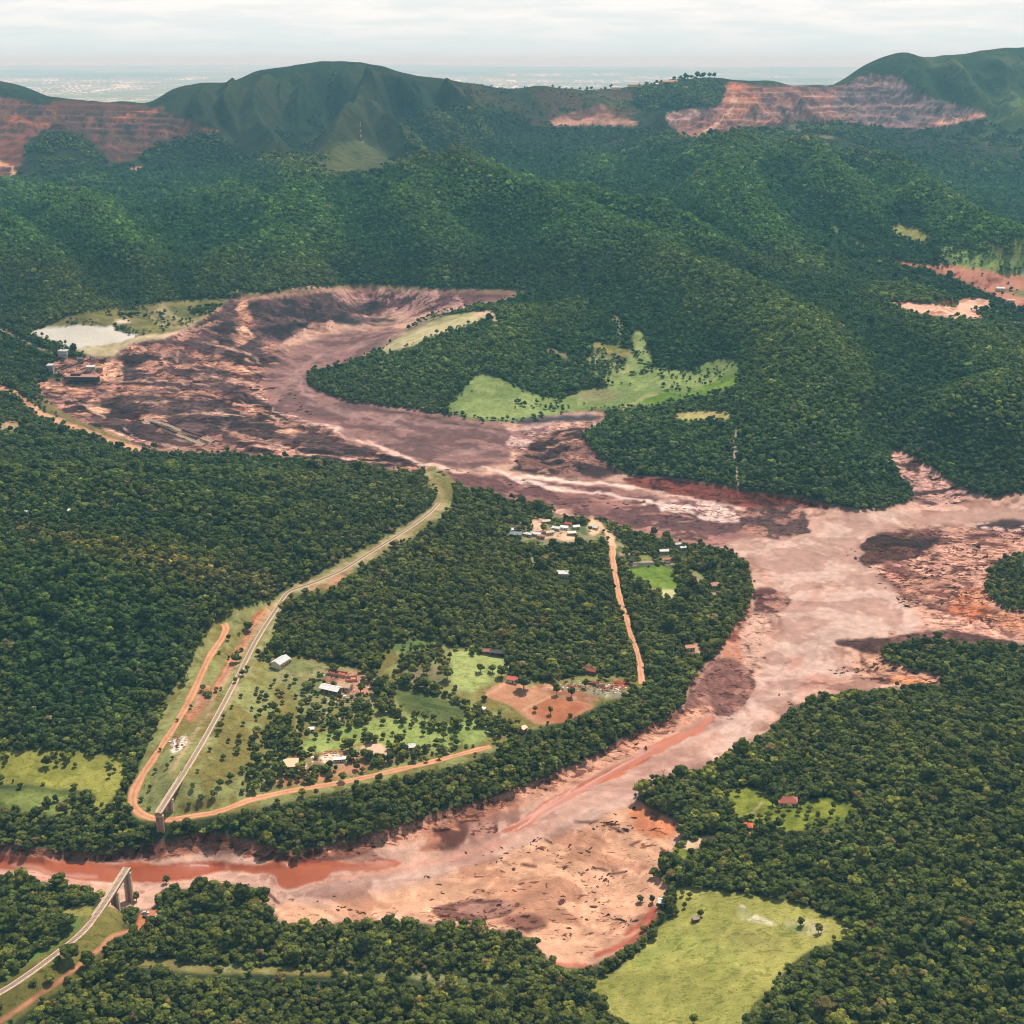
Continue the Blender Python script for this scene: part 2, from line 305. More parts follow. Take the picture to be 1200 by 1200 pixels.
def paint(pts, c1=None, c2=None, cov=None, sc=None, cls=None, tree=None, rel=None, off=None, rough=None, tint=None, ter=None, deb=None, mot=None, f=1.5, stroke=None, a=1.0, it=1):
    p = parse(pts) if isinstance(pts, str) else np.asarray(pts, float)
    p = smooth_poly(p, stroke is None, it); p = (p - (RX0, RY0)) * S
    pad = f * S * 3 + 4
    if stroke is None: r = fillmask(p, pad)
    else:
        wd = np.interp(np.linspace(0, 1, len(p)), np.linspace(0, 1, len(np.atleast_1d(stroke))), np.atleast_1d(stroke)) * S / 2
        r = strokemask(p, wd, pad + wd.max() + 3)
    if r is None: return
    x0, y0, m0 = r; hgt, wid = m0.shape; sl_ = (slice(y0, y0 + hgt), slice(x0, x0 + wid))
    m = blur(m0, f * S) * a; m3 = m[..., None]
    if c1 is not None:
        if c2 is None: c2 = c1
        C1[sl_] += (tone(c1) - C1[sl_]) * m3; C2[sl_] += (tone(c2) - C2[sl_]) * m3
    for arr, v in ((COV, cov), (SC, sc), (REL, rel), (OFF, off), (RGH, rough), (TER, ter), (DEB, deb), (MOT, mot)):
        if v is not None: arr[sl_] += (v - arr[sl_]) * m
    if tree is not None: TREE[sl_] += (tree - TREE[sl_]) * (m0 if f < 3 else m)
    if tint is not None: TNT[sl_] += (np.array(tint) - TNT[sl_]) * m3
    if cls is not None: CLS[sl_][m0 > .5] = cls
paint('-120 640 300 600 700 600 1320 640 1320 1300 -120 1300', tint=(1.16, 1.0, .74), f=30)
# --- far hills and mountains
paint('-120 30 1320 30 1320 190 1200 190 1130 182 1060 178 1000 178 940 162 860 152 800 160 740 150 650 152 600 158 570 182 500 183 440 186 330 184 280 186 200 196 160 196 130 200 100 205 30 205 -120 225', (74, 76, 46), (56, 62, 38), .5, .3, SLOPE, 0, f=3)
paint('365 198 385 178 400 168 425 160 445 168 468 188 445 208 400 210', (98, 100, 66), (82, 88, 56), .5, .3, SLOPE, 0, f=5)
paint('470 150 500 130 560 125 600 135 650 152 740 150 800 158 840 152 860 152 800 172 740 185 600 190 570 182 500 180 470 165', tree=1, cls=FOREST, c1=(62, 66, 40), c2=(48, 58, 34), f=3)
paint('740 104 790 93 845 92 850 110 835 128 800 125 760 130 740 122', tree=.9, cls=FOREST, c1=(62, 66, 40), c2=(48, 58, 34), f=2)
paint('32 195 30 172 45 158 75 152 100 160 118 178 130 195 90 205', (62, 70, 42), (50, 60, 36), .5, .3, SLOPE, .35, f=1)
paint('160 190 175 175 205 163 240 154 262 160 290 178 300 186 230 200', tree=.9, cls=FOREST, c1=(62, 66, 40), c2=(48, 58, 34), f=2)
paint('-120 96 0 112 60 126 60 116 165 122 190 130 235 146 250 153 200 163 160 185 150 195 130 192 115 175 100 160 75 151 45 157 28 175 28 192 8 212 -120 225', (98, 70, 62), (134, 82, 68), .35, .4, MINE, 0, ter=1, f=1.5)
paint('-120 120 0 128 30 140 45 145 30 165 25 190 0 200 -120 200', (146, 84, 66), (112, 70, 60), .4, .4, MINE, 0, ter=.5, f=3)
paint('55 120 100 120 165 123 178 132 130 130 70 132', (120, 68, 54), (108, 70, 58), .4, f=2)
paint('-60 185 0 192 18 200 12 208 0 216', (214, 160, 120), stroke=4, f=.6)
paint('15 138 25 140 40 147 60 145', (190, 110, 80), stroke=2.5, f=.6); paint('130 140 150 136 175 132 190 126', (190, 112, 84), stroke=[2, 5], f=.6)
paint('150 196 170 196 168 201 152 200', (190, 140, 120), f=.6, cls=EARTH, tree=0); paint('235 152 255 153', (190, 120, 95), stroke=2, f=.5)
paint('65 219 85 220 120 220', (130, 80, 72), stroke=3, tree=0, f=.6)
paint('525 100 565 99 600 107 640 106 700 104 745 106 745 125 742 140 700 138 640 148 600 138 570 125', (112, 84, 66), (84, 82, 56), .45, .3, SLOPE, .05, f=3)
paint('640 143 665 133 690 125 710 122 715 132 745 143 735 146 700 149 650 149', (170, 118, 98), (124, 84, 76), .4, .4, MINE, 0, f=1)
paint('642 147 680 142 745 145', (205, 152, 128), stroke=5, f=1)
paint('700 170 740 158 745 163 710 172', (112, 72, 64), f=2, tree=0)
paint('780 132 800 126 850 128 855 135 840 150 812 163 795 158 782 145', (186, 150, 138), (150, 104, 94), .5, .5, MINE, 0, ter=.4, f=1)
paint('850 96 870 97 900 98 970 103 995 96 1015 85 1045 87 1060 95 1100 118 1150 130 1168 132 1120 148 1060 154 1000 144 960 146 925 141 905 150 870 152 812 163 800 158 835 130 850 112', (168, 112, 100), (116, 80, 78), .5, .35, MINE, 0, ter=1, f=1)
paint('975 108 1000 95 1015 85 1045 88 1060 95 1100 118 1155 131 1060 153 1000 142 980 130', (138, 112, 114), (98, 76, 82), .5, .3, ter=1, f=3)
paint('848 98 880 100 900 115 870 135 846 140 850 115', (190, 122, 94), (158, 90, 70), .4, .4, f=3)
paint('1165 132 1140 137 1100 146', (222, 166, 142), stroke=[2, 4], f=.6)
paint('865 97 900 94 935 98 900 101', (80, 92, 56), f=1)
paint('920 143 940 146 990 146 990 158 960 166 925 158', (150, 136, 100), (112, 108, 74), .5, .4, SLOPE, .05, f=1.5)
paint('930 145 1010 145 1018 155 980 158 945 156', tree=1, cls=FOREST, c1=(62, 66, 40), c2=(48, 58, 34), f=1)
paint('975 100 1010 80 1035 70 1065 60 1110 60 1200 50 1320 45 1320 200 1200 188 1130 160 1165 132 1100 119 1060 95 1045 87 1015 85 990 100', (100, 106, 60), (76, 90, 50), .5, .3, SLOPE, 0, f=1)
paint('1150 110 1200 90 1320 80 1320 140 1200 140', (126, 134, 82), (100, 116, 68), .5, f=6)
# --- clearings on the right hills
paint('1038 268 1050 262 1065 264 1090 274 1096 279 1082 287 1064 284 1048 273', (160, 154, 84), (134, 136, 70), .4, .5, PASTURE, .02)
paint('1120 288 1150 295 1180 302 1320 312 1320 330 1200 328 1150 317 1128 302', (150, 148, 78), (114, 122, 58), .5, .6, PASTURE, .18)
paint('1148 279 1160 284 1180 291 1172 297 1155 290', (160, 154, 84), (134, 136, 70), .4, .5, PASTURE, .05)
paint('1183 285 1195 278 1320 270 1320 300 1186 302', (150, 154, 74), (114, 122, 58), .5, .6, PASTURE, .15)
paint('975 265 1000 282 1025 292', (120, 135, 80), stroke=6, tree=.2, f=1.5)
paint('1018 292 1035 299 1060 308 1085 309 1100 312 1140 318 1180 325 1320 332 1320 372 1195 362 1180 345 1162 340 1158 332 1130 328 1100 320 1080 314 1055 310', (196, 128, 104), (160, 92, 74), .4, .4, EARTH, .02, f=1)
paint('1160 335 1200 335 1320 345 1320 352 1200 350 1170 345', (130, 120, 84), (110, 110, 70), .5, .6, f=1.5)
paint('1042 356 1062 354 1090 356 1120 362 1148 369 1140 371 1100 368 1070 360', (214, 160, 134), (176, 110, 88), .35, .5, EARTH, 0, f=.8)
paint('1090 351 1123 352 1123 359 1095 355', (120, 60, 50), f=1, cls=EARTH, tree=0)
paint('1123 351 1157 351 1156 356 1145 361 1123 360', (222, 172, 144), (190, 130, 100), .3, .3, EARTH, 0, f=.7)
paint('1157 363 1178 366', (214, 160, 134), stroke=3, tree=0); paint('1188 378 1200 380', (170, 160, 140), stroke=3, tree=0)
# --- pond and old embankments
paint('38 388 80 368 120 362 165 356 200 352 262 348 278 345 270 352 255 365 235 378 215 386 200 394 170 394 130 380 80 383', (138, 126, 76), (114, 112, 62), .5, .4, PASTURE, .05, f=1)
paint('178 366 190 355 198 362 215 372 212 378 190 372', (176, 156, 112), (120, 128, 80), .5, f=1.5)
paint('222 362 262 360 258 366 225 368', tree=.9, cls=FOREST, c1=(62, 66, 40), c2=(48, 58, 34)); paint('136 366 160 364 162 370 140 371', tree=.8)
for s in ('180 378 212 386 240 372 268 352', '190 356 205 372 215 375', '175 370 200 380 230 374'): paint(s, (176, 158, 116), stroke=2, f=.5)
paint('30 389 60 383 100 381 122 383 130 380 133 387 150 390 166 393 140 403 100 409 85 409 60 398', (206, 196, 178), (200, 190, 170), .5, .2, POND, 0, rough=.45, off=0, f=.7)
paint('130 377 145 375 155 377 140 381', (214, 190, 164), f=.6, cls=EARTH)
paint('85 409 140 403 168 393 200 391 216 385 235 377 225 388 205 396 188 403 160 403 142 411 128 420 105 418', (196, 176, 138), (176, 160, 116), .4, .3, DAM, 0, f=.8)
# --- grey lobes and pastures in the middle distance
paint('520 482 535 464 548 448 562 436 575 437 592 445 620 458 655 468 668 460 690 455 712 455 704 440 728 430 738 418 745 402 742 388 752 386 765 430 790 432 806 437 832 420 862 420 870 432 862 452 845 460 812 466 790 470 772 476 735 480 700 479 655 485 620 492 595 495 560 491', (150, 162, 96), (130, 146, 82), .5, .4, PASTURE, .04, f=1.2)
paint('680 456 712 455 730 462 720 470 690 472 672 466', (150, 134, 98), f=4, a=.7)
paint('745 470 780 458 800 462 830 452 850 440 868 436 863 452 842 460 802 468 770 476', (126, 152, 58), (106, 134, 48), .5, .4, PASTURE, .02, f=1)
paint('690 400 720 402 745 412 740 420 700 416', (150, 140, 82), (120, 118, 62), .5, .5, PASTURE, .3, f=2)
paint('718 372 730 380 722 392 728 400', (160, 150, 104), stroke=5, tree=.1, cls=PASTURE, f=1)
paint('745 425 700 455', (160, 150, 104), stroke=2, f=.5); paint('725 480 770 460', (176, 164, 112), stroke=2.5, f=.5)
paint('642 410 672 420', (150, 140, 100), stroke=5, tree=.3, f=1)
paint('788 484 820 481 856 481 856 492 820 492 792 493', (180, 164, 102), cls=PASTURE, tree=0, f=.6)
paint('860 497 862 530 864 566', (196, 170, 140), stroke=4.5, tree=0, cls=ROAD, f=.5)
paint('445 413 460 398 482 384 500 373 540 367 565 363 578 370 560 378 522 390 490 402 455 415', (180, 164, 124), (160, 154, 104), .5, .3, DAM, 0, f=.8)
for dy_ in (0, 5, 10): paint([(470, 400 - 2 + dy_ * .9), (505, 383 + dy_ * .8), (560, 370 + dy_ * .5)], (204, 188, 142), stroke=1.5, f=.4)
paint('560 370 575 364 582 378', (206, 170, 138), stroke=5, tree=0, cls=ROAD, f=.6)
paint('272 340 300 346 360 339 420 335 500 338', (150, 134, 88), stroke=5, tree=0, cls=PASTURE, f=1); paint('340 337 372 336 380 339', (206, 164, 138), stroke=3, tree=0, f=.6)
paint('500 339 560 339 612 341', (140, 128, 96), stroke=4, tree=0, cls=PASTURE, f=1)
# --- the flow: one connected sheet of mud from the burst dam to the river
paint('''43 452 50 447 75 446 62 432 58 425 80 420 95 418 118 420 135 418 142 409 160 402 185 403 200 395 215 386 235 378 255 365 270 352 280 346 300 348 330 343 360 340 400 338 440 337 480 340 530 341 580 341 610 343 600 350 570 355 545 362 515 368 495 374 480 385 455 402 435 415 415 421 400 428 370 432 358 437 365 455 385 462 405 470 430 473 450 476 480 478 515 484 560 493 590 496 625 493 650 486 690 480 712 483 705 495 688 505 682 512 695 525 712 543 730 555 760 558 800 561 850 570 880 576 940 583 975 592 1000 597 1040 596 1070 586 1066 566 1050 550 1041 530 1052 526 1080 540 1095 550 1110 563 1145 580 1170 582 1200 577 1320 570
1320 640 1210 645 1180 650 1160 665 1155 682 1162 706 1185 717 1210 718 1320 720 1320 765 1200 756 1170 752 1130 752 1080 747 1050 752 1033 762 1036 775 1060 784 1100 790 1106 800 1090 806 1060 806 1020 808 985 811 950 818 925 832 905 851 890 863 870 880 842 890 835 903 800 903 770 912 745 925 745 936 760 948 790 962 800 972 795 990 785 1000 776 1015 768 1030 788 1037 776 1055 766 1070 762 1087 735 1107 715 1121 690 1133 670 1134 650 1129 635 1117 625 1100 612 1091 590 1089 555 1086 540 1078 520 1081 480 1079 440 1081 400 1080 370 1084 330 1083 312 1062 310 1046 295 1040 260 1036 240 1042 215 1042 192 1040 182 1054 186 1064 165 1066 150 1063 130 1066 116 1053 105 1043 90 1036 60 1036 45 1031 20 1030 0 1028 -120 1025
-120 990 0 993 30 994 60 1000 100 1003 150 1000 162 992 185 992 200 990 230 979 255 976 275 984 300 990 330 1000 350 1009 362 996 400 990 440 980 470 970 490 965 520 950 545 948 570 940 600 930 620 920 650 910 680 894 700 886 720 871 745 859 770 850 790 840 800 825 805 805 815 790 825 778 840 770 850 750 860 735 875 715 884 690 877 663 862 651 845 642 820 637 800 636 770 629 740 621 715 613 700 609 680 606 650 604 640 591 610 589 590 583 560 579 530 566 518 556 500 554 460 552 440 548 400 545 350 537 300 533 250 532 200 530 165 526 150 520 120 508 90 496 70 482 55 470 43 460''',
      (204, 160, 138), (172, 126, 108), .35, .5, MUD, 0, rel=.9, off=-2.0, rough=.75, f=1.6)
# mine yard: chaos of torn dark tailings and salmon clay
paint('43 452 50 447 75 446 62 432 58 425 80 420 95 418 118 420 135 418 142 409 160 402 200 395 235 378 270 352 290 350 300 400 330 405 345 425 310 440 320 470 370 495 430 518 490 540 530 565 500 554 440 548 400 545 300 533 200 530 150 520 90 496 55 470', (82, 54, 54), (196, 142, 120), .44, .25, YARD, 0, rel=4.5, f=2, mot=.5)
for s in ('110 470 150 463 200 463 255 470 280 480 340 505 400 515 440 530 420 537 350 522 280 507 240 490 160 480 120 482', '95 490 140 486 165 500 212 511 192 522 150 512 115 500', '188 496 230 490 270 500 240 511 200 506',
          '212 400 240 392 300 395 312 412 280 420 250 416', '75 440 100 436 120 440 116 448 85 449', '145 435 155 425 175 440 170 450 150 446', '195 410 215 405 225 428 205 432', '262 352 290 350 300 400 275 398 258 378', '350 527 400 535 470 548 440 553 380 545 340 538', '215 432 260 428 275 437 240 440'):
    paint(s, (76, 56, 58), (118, 88, 84), .4, .4, rel=2.5, f=1.6)
for s in ('96 476 103 466 113 468 121 480 131 483 120 488 105 486', '160 487 175 482 201 488 190 493 165 491', '130 420 148 425 141 437 152 446 120 446 118 432', '45 452 75 448 110 452 120 456 90 460 60 456', '120 456 170 452 200 455 180 462 130 462', '270 385 285 378 292 400 280 405', '330 505 350 500 360 512 340 516', '118 500 140 505 150 515 125 508', '250 428 300 430 320 436 270 436'):
    paint(s, (226, 172, 140), (208, 150, 118), .4, .4, rel=1, f=1.2)
for s in ('140 415 160 410 190 418 200 430', '155 470 175 474 200 472', '225 470 215 460 190 455 150 458', '240 400 270 405 300 415 310 425', '145 500 170 515 210 525', '120 500 150 512 190 524 230 528', '250 500 300 512 330 520', '205 405 208 428', '190 395 230 386 262 380', '280 470 320 490 380 505', '100 450 160 444 230 448 290 446', '170 492 240 482 300 492', '300 520 360 530 420 540 470 545',
          '140 428 146 436 150 444 142 448', '330 470 360 488 400 500', '230 440 280 444 300 452', '205 515 240 520 270 528', '60 462 90 470 120 492'):
    paint(s, (232, 184, 158), stroke=[1, 2.4, 1], f=.5)
for s in ('150 452 200 450 260 454 300 462', '180 505 225 512 260 524', '240 460 300 470 350 490 400 508 450 528', '260 410 290 424 305 440', '100 462 140 458 200 460', '215 395 250 388 285 392', '60 452 120 455', '210 440 250 446 290 456'):
    paint(s, (60, 42, 48), stroke=[1, 3, 1.5], f=.7, a=.8)
# failed dam: dark head scarp with benches and the open mud floor below
paint('283 352 330 345 400 341 440 344 460 352 445 365 405 374 362 380 345 390 332 402 318 404 300 397 293 382 280 366', (72, 52, 56), (112, 80, 80), .45, .35, MUD, rel=5, f=1.2)
paint('285 376 300 374 340 376 352 378', (150, 116, 112), stroke=[1, 2.4], f=.6)
paint('395 341 480 341 560 343 606 344 570 354 540 360 505 362 480 372 440 366 415 360 400 352', (192, 146, 136), (122, 84, 84), .45, .35, rel=3, f=1.5)
paint('410 356 440 352 455 362 430 368', (60, 46, 52), (100, 76, 78), .4, f=1.2); paint('380 374 420 372 460 374 470 378 430 382 385 382', (64, 50, 56), (110, 84, 82), .4, f=1)
paint('276 350 288 352 296 375 292 384 282 376', (214, 160, 128), (190, 130, 100), .4, f=1)
paint('300 446 335 412 380 394 430 386 470 382 445 405 415 420 400 427 368 431 358 437 364 456 385 463 450 477 515 485 560 494 592 498 602 510 600 530 588 542 555 549 520 546 480 536 430 521 380 502 330 482 308 462', (126, 90, 86), (156, 114, 106), .5, .35, MUD, rel=1.0, f=2.5, mot=.2)
for s in ('340 440 370 420 430 400 480 385', '320 450 350 440 350 455 400 480', '400 480 470 495 540 500 590 510', '480 520 530 530 580 525', '360 470 420 490 500 512'):
    paint(s, (186, 148, 138), stroke=[1, 3, 1.5], f=1.2, a=.7)
for s in ('400 472 450 482 500 490 550 500 595 505', '430 400 470 388 520 372', '400 425 430 412 470 392', '420 500 480 520 540 530'):
    paint(s, (92, 66, 66), stroke=[1, 4, 1.5], f=1.2, a=.8)
paint('290 455 310 470 340 488 400 508 440 520 480 534 505 546 545 552', (224, 182, 164), stroke=[2, 3, 5], f=.8)
paint('600 505 620 498 648 495 652 505 635 515 630 525 605 528 595 518', (206, 168, 156), (160, 116, 108), .4, .5, rel=2, f=1.2)
paint('600 540 625 525 640 512 655 505 680 500 690 520 712 543 728 556 705 562 660 560 620 555 595 552', (82, 56, 56), (150, 106, 94), .4, .3, rel=4, f=1.5)
for s in ('640 530 665 520 690 518', '645 540 670 536 690 542', '655 515 675 508', '630 552 638 548 645 555'): paint(s, (212, 162, 138), stroke=[1, 2.6, 1], f=.5)
paint('600 492 640 488 700 484 708 490 680 494 640 496 610 498', (88, 78, 84), f=1)
paint('500 550 560 552 620 562 700 568 760 582 820 590 870 600 900 625 850 640 800 636 740 621 680 606 640 592 590 584 560 579 520 562', (124, 82, 78), (170, 120, 108), .45, .3, rel=1.6, f=1.5)
paint('530 560 590 568 640 580 700 598 760 612 830 628', (122, 80, 78), stroke=[8, 14, 10], f=3, a=.6)
for s in ('560 545 585 552 600 558 660 562 720 568 780 578 850 590 900 600', '700 580 760 590 820 596 870 602', '600 560 650 572 700 578'):
    paint(s, (232, 196, 180), stroke=[2, 4, 2], f=.8)
paint('760 588 800 584 850 590 880 600 860 612 820 604 780 600', (224, 190, 176), (150, 106, 98), .35, .5, f=.5, mot=.45)
paint('780 600 820 604 860 612 850 626 800 630 750 616 720 604', (118, 80, 78), (178, 128, 110), .4, .3, f=.5, mot=.45)
paint('728 557 800 562 850 571 940 584 975 593 965 600 920 596 860 592 800 580 740 572', (112, 54, 46), (146, 78, 64), .45, .35, rel=2.5, f=1.2)
paint('865 600 885 592 930 594 942 604 952 622 935 634 905 635 875 625 864 615', (112, 80, 76), (178, 128, 110), .4, .3, rel=2.2, f=.5, mot=.45)
# --- broad pale flow and its margins
paint('850 640 872 630 905 637 945 634 962 618 985 603 1030 600 1100 598 1200 592 1320 588 1320 612 1200 612 1120 614 1050 616 1012 628 1004 645 1020 668 1050 700 1078 728 1080 738 1040 744 985 750 975 758 985 772 1000 790 960 806 930 822 895 842 868 872 840 888 800 900 760 925 735 940 700 958 640 985 560 1012 470 1035 380 1052 322 1058 330 1042 440 1024 520 1002 600 975 680 932 740 898 800 862 850 838 880 815 890 790 915 745 925 710 905 672 880 655', (204, 168, 150), (188, 146, 128), .5, .3, MUD, rel=.35, rough=.6, f=2.5, mot=.05)
paint('1004 640 1040 622 1100 616 1200 614 1320 616 1320 745 1200 750 1130 745 1085 735 1060 705 1030 680', (212, 158, 134), (140, 88, 78), .38, .55, rel=1.5, f=3)
paint('1004 655 1010 640 1022 625 1050 620 1090 622 1125 630 1095 640 1080 652 1050 660 1015 660', (84, 56, 50), (120, 76, 66), .4, .5, rel=2, f=.5, mot=.45)
paint('1050 620 1120 615 1180 622 1200 628 1140 634 1100 632', (130, 84, 76), (196, 146, 126), .45, .5, f=2)
paint('1140 612 1200 606 1320 600 1320 618 1200 620 1150 620', (210, 176, 164), (90, 64, 62), .35, .8, f=1.5)
paint('1035 655 1080 680 1120 690 1150 700 1120 715 1080 705 1050 690 1030 672', (140, 86, 74), (206, 150, 124), .5, .6, rel=1.6, f=3)
paint('1130 690 1155 690 1160 708 1185 720 1320 725 1320 750 1200 745 1150 730 1100 722', (216, 150, 114), (200, 120, 84), .35, .4, f=3)
paint('975 752 990 748 1040 745 1080 738 1125 738 1180 750 1200 757 1130 753 1080 748 1050 752 1034 762 1036 775 1020 770 1005 760 980 757', (104, 70, 62), (140, 96, 84), .35, .5, rel=2, f=.5, mot=.45)
paint('1005 762 1034 764 1060 784 1100 790 1100 804 1050 806 1010 795 1000 780', (206, 152, 122), (110, 72, 62), .35, .6, rel=1.6, f=2)
paint('1008 765 1012 780 1030 792 1050 796', (90, 60, 54), stroke=3, f=1)
paint('1040 795 1080 798 1100 802 1060 806', (220, 144, 98), f=2)
for s in ('960 700 940 715 955 690 990 680', '930 760 945 775 925 795', '940 795 960 790 985 800 1000 806 950 812 930 812'):
    paint(s, (196, 140, 120), (150, 98, 84), .3, .7, f=2.5, a=.8)
paint('1041 528 1080 541 1110 564 1145 582 1100 592 1070 588 1060 562', (206, 158, 142), (100, 68, 66), .42, .6, rel=1.4, f=1)
# banks of the lower gorge, left side of the flow
paint('884 688 910 690 928 700 930 712 905 718 882 712', (118, 74, 66), (178, 128, 110), .4, .3, rel=2, f=.5, mot=.45)
paint('878 700 886 720 870 750 868 780 850 772 838 770 855 740', (200, 138, 110), (140, 86, 70), .4, .4, rel=2, f=1.5)
paint('838 770 850 771 872 780 885 800 878 815 872 832 850 839 825 835 800 838 806 806 820 785', (146, 100, 88), (178, 128, 110), .4, .3, rel=3, f=.5, mot=.45)
paint('806 838 850 845 845 852 800 866 790 858', (150, 100, 88), f=2, a=.7)
paint('-120 992 0 995 60 1002 100 1005 150 1003 190 994 240 984 280 990 330 1004 352 1010 400 994 470 976 540 954 600 934 650 914 700 890 760 858 800 838', (168, 110, 88), (122, 76, 64), .4, .4, rel=3.0, stroke=[10, 14, 22, 18, 14], f=1.5)
paint('360 1004 450 985 530 962 600 940 660 915 730 880 800 845 830 830', (206, 150, 122), (172, 116, 92), .35, .4, rel=1.6, stroke=[8, 20, 24, 14, 10], f=2)
paint('543 962 560 958 585 965 580 975 555 982 545 975', (122, 80, 72), (178, 128, 110), .4, f=.5, mot=.45)
paint('490 965 540 955 545 985 520 1000 480 1000 500 985', (190, 128, 100), (120, 74, 62), .45, .5, rel=2.6, f=2)
# dry mud flat in front with scattered debris
paint('560 1012 640 985 700 962 745 940 790 962 800 972 785 1000 768 1030 788 1037 766 1070 762 1087 715 1121 670 1134 640 1120 612 1091 555 1086 480 1079 400 1080 330 1083 322 1060 400 1060 470 1045', (214, 162, 128), (192, 138, 108), .4, .4, MUD, rel=.7, rough=.9, f=4)
paint('742 935 790 962 800 972 775 985 745 972 735 955', (216, 136, 96), (160, 96, 74), .35, .5, rel=1, f=3)
paint('700 1120 735 1106 762 1085 768 1060 760 1075 735 1095', (186, 100, 76), stroke=6, f=1.5); paint('650 1129 690 1133', (190, 100, 78), stroke=4, f=1)
paint('505 1070 540 1055 600 1052 612 1062 600 1075 560 1080 520 1078', (140, 94, 80), (178, 128, 110), .4, .5, rel=1.2, f=.5, mot=.45)
paint('590 1075 625 1070 648 1086 625 1096 600 1088', (96, 58, 50), (150, 100, 82), .5, .6, rel=1.5, f=2)
for s in ('675 962 705 959', '690 1018 708 1020', '710 1025 735 1022', '718 970 735 975', '615 1013 635 1018', '738 990 752 985', '310 1045 330 1060', '560 1058 590 1055', '640 985 650 990'):
    paint(s, (110, 64, 54), stroke=[2, 4, 2], f=.8, rel=1.4)
paint('430 1025 520 1010 600 985 680 945 760 905 830 868', (202, 154, 132), (190, 140, 120), .5, .3, stroke=[14, 26, 24], rel=.4, rough=.55, f=4, a=.8)
for s in ('400 1030 480 1018 560 998 640 960 720 920', '440 1040 520 1025 600 1000 680 962 740 925', '350 1050 420 1042 500 1030', '820 870 860 840 900 800 940 765', '900 690 950 720 960 760 930 800'):
    paint(s, (168, 122, 108), stroke=[.8, 1.4, .8], f=.5, a=.6)
# standing red water
RW_ = (186, 98, 64)
paint('-120 998 0 1003 60 1007 110 1011 150 1012 210 1008 250 1007 290 1012 330 1011 400 1010 468 1009 455 1020 420 1022 388 1024 382 1034 360 1038 340 1046 325 1042 318 1028 300 1022 260 1018 230 1026 200 1032 150 1034 100 1030 50 1022 0 1020 -120 1018', RW_, (168, 70, 44), .4, .2, RIVER, rel=0, off=-3.0, rough=.38, f=.9)
paint('580 975 612 962 630 948 645 938 675 920 705 903 735 888 765 872 800 856 825 842 836 838 838 843 810 860 780 880 740 898 700 918 660 945 630 962 600 976', (200, 116, 84), (186, 104, 76), .4, .2, RIVER, rel=0, off=-3.0, rough=.4, f=.8)
paint('0 1024 60 1026 110 1033 100 1038 50 1032 0 1030', (208, 150, 128), f=1)
paint('262 1006 270 1012 262 1020', (198, 130, 110), f=1); paint('20 1015 80 1024 120 1026', (214, 160, 140), stroke=4, f=1.5, a=.6)  # pale marks on the water, partly painted reflections of the sky
# --- farmland on the near bank
paint('336 697 300 706 270 716 250 728 234 752 218 785 200 812 183 850 165 890 150 930 150 950 160 962 200 962 250 958 330 942 400 925 480 910 560 890 585 876 600 862 660 845 700 828 735 815 765 805 755 795 700 788 640 798 600 796 592 785 592 766 560 762 525 758 500 748 470 750 455 760 445 785 420 790 400 778 360 770 330 765 320 752 330 722', (152, 150, 92), (140, 126, 68), .5, .45, PASTURE, .05, f=1)
paint('350 868 420 846 490 835 575 845 575 868 500 880 440 878 400 880 350 886', (158, 168, 92), (142, 156, 82), .4, .4, f=2)
paint('380 885 440 880 470 888 430 905 370 912 335 918 340 895', (186, 142, 110), (140, 132, 82), .5, .5, f=2)
paint('320 772 350 774 420 795 440 830 400 850 350 850 345 810 320 800', (156, 146, 98), (136, 138, 84), .45, .5, f=3)
paint('376 790 430 786 440 800 432 815 410 812 384 806', (196, 140, 110), (150, 110, 84), .5, .5, EARTH, f=2)
paint('460 808 480 804 552 830 546 843 520 850 470 832', (112, 118, 66), (94, 104, 56), .4, .5, f=1, tree=0)
for k in range(6): paint([(464 + k * 3, 812 + k * 5), (500 + k * 5, 815 + k * 6), (548, 834 + k * 2.5)], (108, 126, 74), stroke=1, f=.4, a=.5)
paint('450 756 500 748 515 752 505 762 470 766', (112, 134, 72), (100, 122, 64), .4, f=1)
paint('526 762 560 764 592 768 592 785 565 803 555 812 530 806 532 785', (164, 170, 100), (146, 154, 88), .5, .4, f=1, tree=0)
paint('470 785 520 778 528 800 500 806 478 800', (150, 132, 98), (130, 126, 84), .5, f=2)
paint('563 815 592 797 610 802 650 814 700 826 690 834 665 842 640 850 622 847 600 827', (202, 148, 114), (190, 134, 100), .4, .3, EARTH, 0, f=.7)
paint('610 832 650 816 690 827 668 843 650 848', (196, 126, 88), (184, 114, 78), .4, .3, EARTH, 0, f=.7)
paint('618 806 640 800 690 800 702 815 700 826 650 812', (206, 158, 124), (168, 110, 84), .45, .5, EARTH, 0, f=1)
paint('640 800 700 794 720 800 700 812 660 808', (140, 148, 84), f=2, a=.7); paint('684 805 720 806 742 812 720 820 692 816', (196, 178, 160), (150, 140, 110), .4, .7, EARTH, 0, f=1)
paint('712 803 722 797 736 800 738 806 718 808', (186, 92, 62), (170, 84, 58), .3, f=.8)
paint('568 817 596 800', (216, 170, 136), stroke=1, f=.4); paint('622 806 690 828', (176, 106, 76), stroke=1.6, f=.4); paint('612 832 650 816', (220, 176, 140), stroke=1.2, f=.4)
